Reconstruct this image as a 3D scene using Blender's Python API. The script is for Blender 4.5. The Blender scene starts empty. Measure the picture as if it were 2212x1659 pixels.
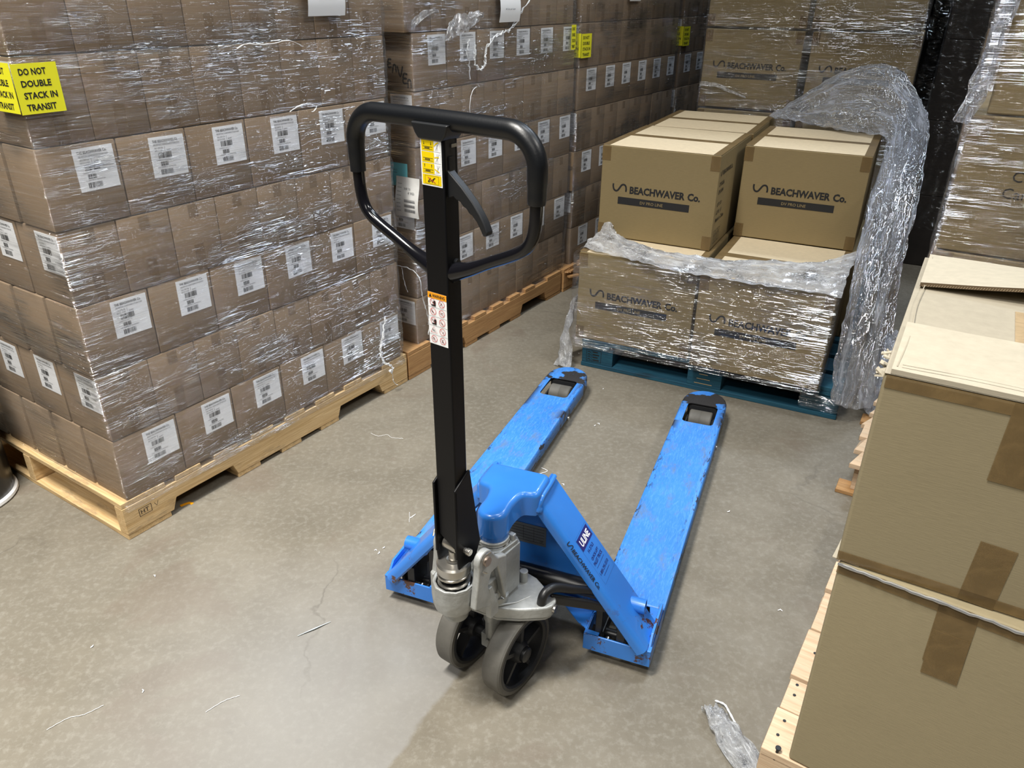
import bpy, bmesh, math, random
from math import sin, cos, pi, radians
from mathutils import Vector, Matrix, noise as mnoise

random.seed(7)
SC = bpy.context.scene
COL = SC.collection

# ------------------------------------------------------------------ camera
F_PX, PITCH, ROLL, CAM_H = 1669.8, 27.187, 0.684, 1.4168
a_, r_ = radians(PITCH), radians(ROLL)
fwd = Vector((0, cos(a_), -sin(a_)))
rt0, up0 = Vector((1, 0, 0)), Vector((0, sin(a_), cos(a_)))
rt = cos(r_) * rt0 + sin(r_) * up0
up = -sin(r_) * rt0 + cos(r_) * up0
cd = bpy.data.cameras.new('camera'); cam = bpy.data.objects.new('camera', cd); COL.objects.link(cam)
cam.matrix_world = Matrix(((rt.x, up.x, -fwd.x, 0), (rt.y, up.y, -fwd.y, 0), (rt.z, up.z, -fwd.z, CAM_H), (0, 0, 0, 1)))
cd.sensor_fit = 'HORIZONTAL'; cd.sensor_width = 36.0; cd.lens = 36.0 * F_PX / 2212.0
cd.clip_start = 0.02; cd.clip_end = 60
SC.camera = cam

# ------------------------------------------------------------------ world, lamps, exposure
w = bpy.data.worlds.new('world'); SC.world = w; w.use_nodes = True
w.node_tree.nodes['Background'].inputs[0].default_value = (0.75, 0.8, 0.9, 1)
w.node_tree.nodes['Background'].inputs[1].default_value = 0.03

def area(name, loc, target, sx, sy, power, col, spread=180):
    l = bpy.data.lights.new(name, 'AREA'); l.shape = 'RECTANGLE'; l.size = sx; l.size_y = sy
    l.energy = power; l.color = col; l.spread = radians(spread)
    o = bpy.data.objects.new(name, l); COL.objects.link(o); o.location = loc
    d = Vector(target) - Vector(loc); o.rotation_euler = d.to_track_quat('-Z', 'Y').to_euler()
    return o
COOL = (0.86, 0.93, 1.0); WARM = (1.0, 0.965, 0.90)
area('ceiling_or_fill_lamp', (-1.35, 0.35, 5.4), (-1.6, 0.7, 0), 1.3, 0.5, 440, WARM, 96)
area('ceiling_or_fill_lamp', (1.3, 2.2, 5.6), (1.3, 2.4, 0), 1.3, 0.5, 80, COOL, 100)
area('ceiling_or_fill_lamp', (3.3, 0.0, 5.0), (0.0, 1.4, 0), 1.3, 0.5, 105, WARM, 120)
area('ceiling_or_fill_lamp', (-2.4, -1.8, 5.6), (-2.0, -0.4, 0), 1.3, 0.5, 230, WARM, 110)
area('ceiling_or_fill_lamp', (-0.2, -3.8, 4.4), (-0.2, 1.2, 0.4), 2.2, 0.8, 22, WARM, 80)  # weak front fill added behind the camera
area('ceiling_or_fill_lamp', (3.8, 3.0, 4.8), (0.0, 2.0, 0.5), 1.2, 0.6, 25, COOL, 110)
area('ceiling_or_fill_lamp', (2.6, 5.2, 5.2), (1.2, 2.8, 0.6), 1.0, 0.5, 55, (0.72, 0.84, 1.0), 80)
SC.view_settings.view_transform = 'Standard'; SC.view_settings.look = 'None'
SC.view_settings.gamma = 1.0; SC.view_settings.use_curve_mapping = False
SC.view_settings.exposure = -1.42
SC.cycles.max_bounces = 8; SC.cycles.transparent_max_bounces = 24
SC.cycles.diffuse_bounces = 3; SC.cycles.glossy_bounces = 3
SC.cycles.sample_clamp_indirect = 6.0
SC.cycles.use_denoising = True
SC.cycles.caustics_reflective = False; SC.cycles.caustics_refractive = False

# ------------------------------------------------------------------ mesh helpers
class MB:
    def __init__(s): s.v = []; s.f = []; s.m = []
    def add(s, vs, fs, mat=0, M=None):
        b = len(s.v)
        s.v += [(M @ Vector(v))[:] for v in vs] if M is not None else [tuple(v) for v in vs]
        s.f += [tuple(i + b for i in f) for f in fs]; s.m += [mat] * len(fs)
        return s
    def box(s, x0, x1, y0, y1, z0, z1, mat=0, M=None):
        vs = [(x0, y0, z0), (x1, y0, z0), (x1, y1, z0), (x0, y1, z0), (x0, y0, z1), (x1, y0, z1), (x1, y1, z1), (x0, y1, z1)]
        return s.add(vs, [(3, 2, 1, 0), (4, 5, 6, 7), (0, 1, 5, 4), (1, 2, 6, 5), (2, 3, 7, 6), (3, 0, 4, 7)], mat, M)
    def prism(s, poly, t0, t1, axis='z', mat=0, M=None):
        # poly: ccw 2D points; axis z: (x,y)->(x,y,t); y: (x,z) -> (x,t,z); x: (y,z)->(t,y,z)
        n = len(poly)
        mk = {'z': lambda p, t: (p[0], p[1], t), 'y': lambda p, t: (p[0], t, p[1]), 'x': lambda p, t: (t, p[0], p[1])}[axis]
        vs = [mk(p, t0) for p in poly] + [mk(p, t1) for p in poly]
        fs = [tuple(range(n - 1, -1, -1)), tuple(range(n, 2 * n))] + [(i, (i + 1) % n, n + (i + 1) % n, n + i) for i in range(n)]
        if axis == 'y': fs = [tuple(reversed(f)) for f in fs]
        return s.add(vs, fs, mat, M)
    def cyl(s, p0, p1, r0, r1=None, n=20, mat=0, caps=True, M=None):
        r1 = r0 if r1 is None else r1
        p0 = Vector(p0); p1 = Vector(p1); d = (p1 - p0).normalized()
        x = d.orthogonal().normalized(); y = d.cross(x)
        vs = [p0 + (x * cos(2 * pi * i / n) + y * sin(2 * pi * i / n)) * r0 for i in range(n)] + \
             [p1 + (x * cos(2 * pi * i / n) + y * sin(2 * pi * i / n)) * r1 for i in range(n)]
        fs = [(i, (i + 1) % n, n + (i + 1) % n, n + i) for i in range(n)]
        if caps: fs += [tuple(range(n - 1, -1, -1)), tuple(range(n, 2 * n))]
        return s.add(vs, fs, mat, M)
    def tube(s, pts, r, n=10, mat=0, closed=False, M=None, flat=None):
        pts = [Vector(p) for p in pts]; N = len(pts); rr = r if isinstance(r, (list, tuple)) else [r] * N
        vs = []; prev = None
        for i, p in enumerate(pts):
            if closed: d = pts[(i + 1) % N] - pts[i - 1]
            else: d = pts[min(i + 1, N - 1)] - pts[max(i - 1, 0)]
            d.normalize()
            x = d.orthogonal().normalized() if prev is None else (prev - d * prev.dot(d)).normalized()
            prev = x; y = d.cross(x)
            fl = 1.0 if flat is None else flat
            vs += [p + (x * cos(2 * pi * k / n) * fl + y * sin(2 * pi * k / n)) * rr[i] for k in range(n)]
        fs = []
        for i in range(N if closed else N - 1):
            j = (i + 1) % N
            fs += [(i * n + k, i * n + (k + 1) % n, j * n + (k + 1) % n, j * n + k) for k in range(n)]
        if not closed: fs += [tuple(range(n - 1, -1, -1)), tuple((N - 1) * n + k for k in range(n))]
        return s.add(vs, fs, mat, M)
    def lathe(s, prof, n=32, mat=0, M=None):
        # prof: list of (r, z), revolved about z
        vs = []; P = len(prof)
        for i in range(n):
            c, q = cos(2 * pi * i / n), sin(2 * pi * i / n)
            vs += [(p[0] * c, p[0] * q, p[1]) for p in prof]
        fs = []
        for i in range(n):
            j = (i + 1) % n
            fs += [(i * P + k, j * P + k, j * P + k + 1, i * P + k + 1) for k in range(P - 1)]
        return s.add(vs, fs, mat, M)
    def mesh(s, name, mats, smooth=True, angle=35):
        me = bpy.data.meshes.new(name); me.from_pydata(s.v, [], s.f); me.update()
        bm = bmesh.new(); bm.from_mesh(me); bmesh.ops.recalc_face_normals(bm, faces=bm.faces[:]) if len(bm.faces) < 4000 else None
        bm.to_mesh(me); bm.free()
        for m in mats: me.materials.append(m)
        for p, k in zip(me.polygons, s.m): p.material_index = k; p.use_smooth = smooth
        if smooth: me.set_sharp_from_angle(angle=radians(angle))
        return me

def link(name, me, parent=None, loc=(0, 0, 0), rot=(0, 0, 0), bevel=0, seg=2):
    o = bpy.data.objects.new(name, me); COL.objects.link(o)
    o.location = loc; o.rotation_euler = rot
    if parent is not None: o.parent = parent
    if bevel:
        b = o.modifiers.new('bevel', 'BEVEL'); b.width = bevel; b.segments = seg; b.limit_method = 'ANGLE'; b.angle_limit = radians(30); b.harden_normals = True
    return o
def tag(o, label=None, cat=None, group=None, kind=None):
    if label: o['label'] = label
    if cat: o['category'] = cat
    if group: o['group'] = group
    if kind: o['kind'] = kind
    return o
def thing(name, label, cat, loc=(0, 0, 0), rz=0, group=None):
    o = bpy.data.objects.new(name, None); COL.objects.link(o); o.location = loc; o.rotation_euler = (0, 0, rz)
    o.empty_display_size = 0.05
    return tag(o, label, cat, group)
def L2W(fr, u, v, z=0.0):
    x, y, t = fr; t = radians(t)
    return Vector((x + cos(t) * u - sin(t) * v, y + sin(t) * u + cos(t) * v, z))

# text as flat mesh --------------------------------------------------
_tc = {}
def text_geo(txt, bold=0.0):
    k = (txt, bold)
    if k in _tc: return _tc[k]
    c = bpy.data.curves.new('t', 'FONT'); c.body = txt; c.size = 1.0; c.offset = bold; c.resolution_u = 2; c.fill_mode = 'FRONT'
    o = bpy.data.objects.new('t', c); COL.objects.link(o)
    dg = bpy.context.evaluated_depsgraph_get(); me = bpy.data.meshes.new_from_object(o.evaluated_get(dg))
    vs = [v.co[:] for v in me.vertices]; fs = [tuple(p.vertices) for p in me.polygons]
    bpy.data.objects.remove(o); bpy.data.curves.remove(c); bpy.data.meshes.remove(me)
    if vs:
        x0 = min(v[0] for v in vs); x1 = max(v[0] for v in vs); y0 = min(v[1] for v in vs); y1 = max(v[1] for v in vs)
    else: x0 = y0 = 0; x1 = y1 = 1
    _tc[k] = (vs, fs, x0, x1, y0, y1); return _tc[k]
def put_text(mb, txt, x, y, w=None, h=None, mat=1, z=0.0, bold=0.0, M=None, align='l'):
    """text in local XY plane, lower left at (x, y); fitted to width w and/or height h"""
    vs, fs, x0, x1, y0, y1 = text_geo(txt, bold)
    sx = w / (x1 - x0) if w else None; sy = h / (y1 - y0) if h else None
    sx = sx or sy; sy = sy or sx
    W = (x1 - x0) * sx
    ox = x - (W / 2 if align == 'c' else 0)
    mb.add([(ox + (v[0] - x0) * sx, y + (v[1] - y0) * sy, z) for v in vs], fs, mat, M)
def stroke(mb, pts, wd, mat=1, z=0.0, M=None):
    n = len(pts); vs = []
    for i in range(n):
        p0 = pts[max(i - 1, 0)]; p1 = pts[min(i + 1, n - 1)]
        dx, dy = p1[0] - p0[0], p1[1] - p0[1]; l = math.hypot(dx, dy) or 1
        vs += [(pts[i][0] - dy / l * wd / 2, pts[i][1] + dx / l * wd / 2, z), (pts[i][0] + dy / l * wd / 2, pts[i][1] - dx / l * wd / 2, z)]
    mb.add(vs, [(2 * i, 2 * i + 1, 2 * i + 3, 2 * i + 2) for i in range(n - 1)], mat, M)
def rect(mb, x0, x1, y0, y1, mat=0, z=0.0, M=None):
    mb.add([(x0, y0, z), (x1, y0, z), (x1, y1, z), (x0, y1, z)], [(0, 1, 2, 3)], mat, M)
def disc(mb, x, y, r, mat, z, n=18, ri=0, M=None):
    if ri:
        vs = [(x + q * cos(2 * pi * i / n), y + q * sin(2 * pi * i / n), z) for q in (r, ri) for i in range(n)]
        mb.add(vs, [(i, (i + 1) % n, n + (i + 1) % n, n + i) for i in range(n)], mat, M)
    else: mb.add([(x + r * cos(2 * pi * i / n), y + r * sin(2 * pi * i / n), z) for i in range(n)], [tuple(range(n))], mat, M)
def spline(pts, k=8):
    out = []; n = len(pts)
    for i in range(n - 1):
        p0, p1, p2, p3 = pts[max(i - 1, 0)], pts[i], pts[i + 1], pts[min(i + 2, n - 1)]
        for j in range(k):
            t = j / k
            out.append(tuple(0.5 * (2 * b + (c - a) * t + (2 * a - 5 * b + 4 * c - d) * t * t + (3 * b - a - 3 * c + d) * t ** 3) for a, b, c, d in zip(p0, p1, p2, p3)))
    out.append(tuple(pts[-1])); return out
# plane (x right, y up) standing up facing -Y
UPR = Matrix(((1, 0, 0, 0), (0, 0, -1, 0), (0, 1, 0, 0), (0, 0, 0, 1)))

# ------------------------------------------------------------------ materials
class NT:
    def __init__(s, name):
        s.m = bpy.data.materials.new(name); s.m.use_nodes = True; s.t = s.m.node_tree; s.n = s.t.nodes
        s.b = s.n['Principled BSDF']; s.out = s.n['Material Output']
    def new(s, ty, **kw):
        n = s.n.new(ty)
        for k, v in kw.items():
            if k.startswith('_'): setattr(n, k[1:], v)
            else:
                key = k.replace('__', ' ')
                n.inputs[key].default_value = v
        return n
    def l(s, a, b): s.t.links.new(a, b)
    def coord(s, which='Object', scale=(1, 1, 1), rot=(0, 0, 0), loc=(0, 0, 0)):
        tc = s.n.new('ShaderNodeTexCoord'); mp = s.n.new('ShaderNodeMapping')
        mp.inputs['Scale'].default_value = scale; mp.inputs['Rotation'].default_value = rot; mp.inputs['Location'].default_value = loc
        s.l(tc.outputs[which], mp.inputs[0]); return mp.outputs[0]
    def noise(s, vec, sc=5, det=4, rough=.5, dist=0):
        n = s.n.new('ShaderNodeTexNoise'); n.inputs['Scale'].default_value = sc; n.inputs['Detail'].default_value = det
        n.inputs['Roughness'].default_value = rough; n.inputs['Distortion'].default_value = dist
        if vec is not None: s.l(vec, n.inputs['Vector'])
        return n.outputs['Fac']
    def ramp(s, fac, stops, interp='LINEAR'):
        r = s.n.new('ShaderNodeValToRGB'); e = r.color_ramp.elements; r.color_ramp.interpolation = interp
        while len(e) < len(stops): e.new(0.5)
        for i, (p, c) in enumerate(stops):
            e[i].position = p; e[i].color = (c if len(c) == 4 else (*c, 1)) if isinstance(c, tuple) else (c, c, c, 1)
        s.l(fac, r.inputs[0]); return r.outputs[0]
    def mix(s, fac, a, b, ty='MIX'):
        m = s.n.new('ShaderNodeMix'); m.data_type = 'RGBA'; m.blend_type = ty
        for sock, val in ((m.inputs[0], fac), (m.inputs[6], a), (m.inputs[7], b)):
            if isinstance(val, (int, float)): sock.default_value = val
            elif isinstance(val, tuple): sock.default_value = (*val, 1) if len(val) == 3 else val
            else: s.l(val, sock)
        return m.outputs[2]
    def math(s, op, a, b=None, c=None):
        m = s.n.new('ShaderNodeMath'); m.operation = op
        for i, v in enumerate((a, b, c)):
            if v is None: continue
            if isinstance(v, (int, float)): m.inputs[i].default_value = v
            else: s.l(v, m.inputs[i])
        return m.outputs[0]
    def bump(s, h, strength=.3, dist=.01, normal=None):
        b = s.n.new('ShaderNodeBump'); b.inputs['Strength'].default_value = strength; b.inputs['Distance'].default_value = dist
        s.l(h, b.inputs['Height'])
        if normal is not None: s.l(normal, b.inputs['Normal'])
        return b.outputs[0]
    def set(s, **kw):
        for k, v in kw.items():
            key = k.replace('__', ' ')
            if isinstance(v, bpy.types.NodeSocket): s.l(v, s.b.inputs[key])
            else: s.b.inputs[key].default_value = (*v, 1) if isinstance(v, tuple) and len(v) == 3 else v
        return s.m

def plain(name, col, rough=.5, metal=0.0, bump=0, bsc=60, var=0.0):
    t = NT(name); t.set(Roughness=rough, Metallic=metal)
    if var:
        n = t.noise(t.coord(), 14, 5, .6)
        c = t.ramp(n, [(.3, tuple(x * (1 - var) for x in col)), (.7, tuple(min(1, x * (1 + var)) for x in col))]); t.set(Base__Color=c)
    else: t.set(Base__Color=col)
    if bump: t.set(Normal=t.bump(t.noise(t.coord(), bsc, 4), bump, .003))
    return t.m

def cardboard(name, c1, c2, spread=.12, flute=True, stain=0.25):
    t = NT(name); tc = t.coord()
    oi = t.n.new('ShaderNodeObjectInfo')
    base = t.mix(oi.outputs['Random'], c1, c2)
    fib = t.noise(t.coord(scale=(6, 6, 60)), 8, 5, .65)
    base = t.mix(t.ramp(fib, [(.3, 0.0), (.7, 1.0)]), base, t.mix(1.0, base, (1 - spread,) * 3, 'MULTIPLY'))
    big = t.noise(tc, 3.5, 3, .6)
    base = t.mix(t.math('MULTIPLY', t.ramp(big, [(.5, 0.0), (.75, 1.0)]), stain), base, (c1[0] * .5, c1[1] * .5, c1[2] * .5))
    t.set(Base__Color=base, Roughness=.78)
    t.b.inputs['Specular IOR Level'].default_value = .25
    h = t.noise(t.coord(scale=(1, 1, 14)), 40, 3)
    t.set(Normal=t.bump(h, .12, .002))
    return t.m

M_CARTON = cardboard('carton_brown', (.25, .175, .108), (.31, .225, .145))
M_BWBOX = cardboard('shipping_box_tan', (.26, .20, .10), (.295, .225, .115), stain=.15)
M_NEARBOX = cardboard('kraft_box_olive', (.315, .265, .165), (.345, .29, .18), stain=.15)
M_NEARTOP = cardboard('kraft_flap_lit', (.47, .42, .325), (.50, .45, .35), stain=.08)  # kraft board made paler: the light on the top is in the colour
M_BWTOP = cardboard('box_flap_lit', (.62, .51, .34), (.68, .56, .38), stain=.15)  # same board as the sides, colour raised for light from above
M_INNER = cardboard('inner_flap_shaded', (.38, .335, .255), (.40, .36, .28), stain=.1)  # shade of the recessed middle put in as a darker flap colour
M_CORE = plain('corrugated_core', (.13, .09, .05), .9)
M_BLACKINK = plain('black_ink', (.012, .012, .013), .6)
M_GREYINK = plain('label_ink', (.10, .10, .11), .6)
M_WHITE = plain('label_paper', (.93, .95, .97), .5)
M_PAPER = plain('crumpled_paper', (.78, .78, .76), .5, bump=.6, bsc=30)
M_CYAN = plain('cyan_paper', (.16, .52, .60), .5)
M_YELLOW = plain('yellow_sticker', (.83, .80, .03), .4)
M_YSTK = plain('yellow_decal', (.90, .66, .0), .4)
M_ORANGE = plain('orange_decal', (.95, .38, .01), .4)
M_RED = plain('red_print', (.6, .06, .05), .5)
M_NAVY = plain('navy_decal', (.015, .02, .17), .35)

def tape_mat(name, col, alpha):
    t = NT(name)
    n = t.noise(t.coord(scale=(1, 1, 1)), 22, 4, .6, 1.0)
    t.set(Base__Color=t.mix(t.ramp(n, [(.45, 0.0), (.62, 1.0)]), col, tuple(min(1, c * 1.25) for c in col)), Roughness=.28, Alpha=alpha)
    t.set(Normal=t.bump(t.noise(t.coord(), 45, 3), .35, .002))
    return t.m
M_TAPE = tape_mat('packing_tape_brown', (.21, .14, .06), .6)
M_TAPEF = tape_mat('packing_tape_faint', (.25, .165, .09), .20)

def film_mat(name, base_fac=.10, streak=.35, haze=.08, sz=150.0, su=5.0, rough=.13, bump=.9, angle=0.0, hazecol=(.75, .78, .82), crumple=False, bdist=.004):
    """thin stretch film: mostly clear, with wrinkles that catch the lamps and a little milky haze"""
    t = NT(name); t.n.remove(t.b)
    tc = t.n.new('ShaderNodeTexCoord')
    def mp(scale, rot=0.0, loc=0.0):
        m = t.n.new('ShaderNodeMapping'); m.inputs['Scale'].default_value = scale; m.inputs['Rotation'].default_value = (0, 0, rot); m.inputs['Location'].default_value = (loc, loc * .7, 0)
        t.l(tc.outputs['UV'], m.inputs[0]); return m.outputs[0]
    def ridge(nz, wd): return t.ramp(t.math('ABSOLUTE', t.math('SUBTRACT', nz, .5)), [(.0, 1.0), (wd, 0.0)])
    if crumple:
        rA = ridge(t.noise(mp((1, .55, 1)), 26, 3, .6, 1.2), .10); rB = ridge(t.noise(mp((1, .45, 1), .3, 3.0), 62, 3, .6, .8), .12)
        soft = t.noise(mp((1, .5, 1), .1, 6.0), 30, 3, .6)
        h = t.math('ADD', t.math('ADD', rA, t.math('MULTIPLY', rB, .5)), t.math('MULTIPLY', soft, 1.2))
        zone = t.ramp(t.noise(mp((1.0, .8, 1), angle, 2.0), 6, 3, .6), [(.42, 0.0), (.62, 1.0)])
        line = t.ramp(t.noise(mp((1, .2, 1), .1, 7.0), 40, 4, .65), [(.5, 0.0), (.68, 1.0)])
    else:
        rA = ridge(t.noise(mp((su, sz * .5, 1), angle), 1, 3, .55, .0), .060)
        rB = ridge(t.noise(mp((su * 1.8, sz, 1), angle + .02, 5.0), 1, 2, .6, .0), .075)
        soft = t.noise(mp((su * 1.2, sz * .22, 1), angle - .04, 9.0), 1, 3, .6, .1)
        h = t.math('ADD', t.math('ADD', rA, t.math('MULTIPLY', rB, .6)), t.math('MULTIPLY', soft, 1.5))
        zone = t.ramp(t.noise(mp((1.8, 4.0, 1), angle, 2.0), 1.5, 3, .65), [(.48, 0.0), (.64, 1.0)])
        line = t.ramp(t.noise(mp((su * .35, sz * 1.2, 1), angle + .02, 7.0), 1, 4, .7), [(.52, 0.0), (.66, 1.0)])
    nrm = t.bump(h, bump, bdist)
    rmax = t.math('MAXIMUM', rA, rB)
    gl = t.new('ShaderNodeBsdfGlossy', Roughness=rough); gl.inputs['Color'].default_value = (.95, .97, 1, 1); t.l(nrm, gl.inputs['Normal'])
    tr = t.n.new('ShaderNodeBsdfTransparent'); tr.inputs['Color'].default_value = (.965, .965, .975, 1)
    df = t.n.new('ShaderNodeBsdfDiffuse'); df.inputs['Color'].default_value = (*hazecol, 1)
    tl = t.n.new('ShaderNodeBsdfTranslucent'); tl.inputs['Color'].default_value = (*hazecol, 1)
    md = t.n.new('ShaderNodeMixShader'); md.inputs[0].default_value = .35; t.l(df.outputs[0], md.inputs[1]); t.l(tl.outputs[0], md.inputs[2])
    m1 = t.n.new('ShaderNodeMixShader'); t.l(tr.outputs[0], m1.inputs[1]); t.l(md.outputs[0], m1.inputs[2])
    t.l(t.math('ADD', haze * .3, t.math('MULTIPLY', t.math('ADD', t.math('MULTIPLY', zone, .35), t.math('ADD', t.math('MULTIPLY', line, .8), t.math('MULTIPLY', rmax, .4))), haze)), m1.inputs[0])
    m2 = t.n.new('ShaderNodeMixShader'); t.l(m1.outputs[0], m2.inputs[1]); t.l(gl.outputs[0], m2.inputs[2])
    t.l(t.math('ADD', base_fac, t.math('MULTIPLY', t.math('MULTIPLY', rmax, t.math('ADD', .12, zone)), streak)), m2.inputs[0])
    t.l(m2.outputs[0], t.out.inputs[0])
    return t.m
M_FILM = film_mat('stretch_film', .045, .62, .08, rough=.10, bump=1.0, bdist=.0032, sz=130, su=1.8)
M_FILM_D = film_mat('stretch_film_diagonal', .045, .60, .11, angle=.10, rough=.11, bump=1.0, bdist=.0032, sz=130, su=1.8)
M_FILM_L = film_mat('loose_film', .16, .95, .50, crumple=True, rough=.12, bump=1.0, bdist=.012, hazecol=(.8, .85, .95))
M_FILM_K = film_mat('film_scrap', .18, .80, .80, crumple=True, rough=.15, bump=1.0, bdist=.010, hazecol=(.85, .87, .9))
M_STRAND = plain('film_strand', (.8, .82, .84), .3)

def wood(name, c1, c2, dirt=.4, grey=(.12, .10, .08)):
    t = NT(name)
    oi = t.n.new('ShaderNodeObjectInfo')
    g = t.noise(t.coord(scale=(1.2, 22, 22)), 4, 5, .6, 1.2)
    c = t.mix(t.ramp(g, [(.35, 0.0), (.65, 1.0)]), c1, c2)
    c = t.mix(t.math('MULTIPLY', oi.outputs['Random'], .35), c, c1)
    d = t.noise(t.coord(scale=(1, 4, 4)), 6, 5, .7)
    c = t.mix(t.math('MULTIPLY', t.ramp(d, [(.56, 0.0), (.66, 1.0)]), dirt), c, grey)
    t.set(Base__Color=c, Roughness=.75, Normal=t.bump(g, .4, .003)); return t.m
M_PINE = wood('pine_boards', (.52, .34, .15), (.72, .53, .29))
M_PINE2 = wood('orange_pine_boards', (.36, .19, .075), (.50, .29, .12), .2)
M_PALEPINE = wood('pale_pine_boards', (.60, .42, .27), (.76, .60, .42), .15)
M_BLUEWOOD = wood('blue_painted_boards', (.006, .055, .10), (.015, .11, .17), .55, (.012, .02, .025))

def blue_paint(name, worn):
    t = NT(name); tc = t.coord()
    base = (.035, .235, .80)
    c = t.mix(t.ramp(t.noise(tc, 5, 3), [(.3, 0.0), (.7, 1.0)]), (.026, .185, .65), (.042, .24, .76))
    if worn:
        scr = t.noise(t.coord(scale=(30, 4, 4)), 7, 6, .75, 1.5)
        c = t.mix(t.ramp(scr, [(.48, 0.0), (.64, .6)]), c, (.12, .36, .72))
        gr = t.noise(t.coord(scale=(3, 1.2, 3), loc=(3, 1, 0)), 9, 6, .75)
        c = t.mix(t.ramp(gr, [(.52, 0.0), (.66, .6)]), c, (.13, .19, .26))
        sep = t.n.new('ShaderNodeSeparateXYZ'); t.l(t.coord(), sep.inputs[0])
        ax = t.math('ABSOLUTE', t.math('SUBTRACT', t.math('ABSOLUTE', sep.outputs[0]), .264))
        edge = t.ramp(ax, [(.055, 0.0), (.077, 1.0)])                     # bare steel along the long edges
        ch = t.noise(t.coord(scale=(14, 3.0, 8)), 4, 6, .7)
        m = t.math('MULTIPLY', edge, t.ramp(ch, [(.565, 0.0), (.59, 1.0)], 'LINEAR'))
        tip = t.ramp(sep.outputs[1], [(.0, 0.0), (1.0, 1.0)])
        tipz = t.math('MULTIPLY', t.math('GREATER_THAN', sep.outputs[1], 1.215), t.ramp(t.noise(t.coord(loc=(.4, 0, 0)), 9, 4, .6), [(.47, 0.0), (.50, 1.0)]))
        tipz2 = t.math('MULTIPLY', t.math('MULTIPLY', t.math('GREATER_THAN', sep.outputs[1], .93), edge), t.ramp(t.noise(t.coord(loc=(1.4, 0, 0)), 5, 4, .6), [(.48, 0.0), (.52, 1.0)]))
        mm = t.math('MAXIMUM', m, t.math('MAXIMUM', tipz, tipz2))
        c = t.mix(mm, c, (.025, .025, .028))
        t.set(Roughness=t.ramp(scr, [(.3, .34), (.7, .55)]))
    else:
        ch = t.noise(tc, 20, 6, .75)
        sep = t.n.new('ShaderNodeSeparateXYZ'); t.l(t.coord(), sep.inputs[0])
        low = t.ramp(sep.outputs[2], [(.12, 1.0), (.20, 0.0)])
        c = t.mix(t.math('MULTIPLY', low, t.ramp(ch, [(.565, 0.0), (.59, 1.0)])), c, (.09, .035, .018))
        t.set(Roughness=.30)
        t.b.inputs['Coat Weight'].default_value = .25
    t.set(Base__Color=c); t.b.inputs['Specular IOR Level'].default_value = .55
    return t.m
M_BLUE = blue_paint('blue_paint', False); M_BLUEW = blue_paint('worn_blue_paint', True)
M_BLACK = plain('black_enamel', (.004, .004, .005), .42)
M_BLACK.node_tree.nodes['Principled BSDF'].inputs['Specular IOR Level'].default_value = .22
M_BLACKG = plain('gloss_black_tube', (.006, .006, .008), .14)
M_RUBBER = plain('black_rubber_sleeve', (.006, .007, .009), .36, bump=.05, bsc=300)
M_PLAST = plain('dark_grey_plastic', (.010, .011, .013), .42)
M_CAST = plain('silver_casting', (.40, .41, .40), .42, .35, bump=.35, bsc=90, var=.25)
M_STEEL = plain('zinc_steel', (.50, .48, .44), .28, .9, var=.15)
M_COPPER = plain('pin_steel', (.45, .36, .30), .35, .8)
M_TREAD = plain('grey_polyurethane_tread', (.105, .10, .088), .6, bump=.15, bsc=120, var=.2)
M_RIM = plain('black_wheel_rim', (.018, .019, .022), .5, bump=.2, bsc=90)
M_ARM = plain('black_painted_arm', (.012, .012, .013), .38)
M_PLATE = plain('grey_spec_plate', (.16, .18, .20), .4, .3)
M_DRUM = plain('black_film_roll', (.01, .01, .012), .25)
M_DARKWALL = plain('dark_wall_paint', (.018, .018, .02), .9)
M_FILM_SHADED = film_mat('loose_film_shaded', .01, .10, .01, sz=60, su=4, bump=1.0, bdist=.006, hazecol=(.5, .52, .55))  # film dimmed in the shader to carry the shade of the gap

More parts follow.
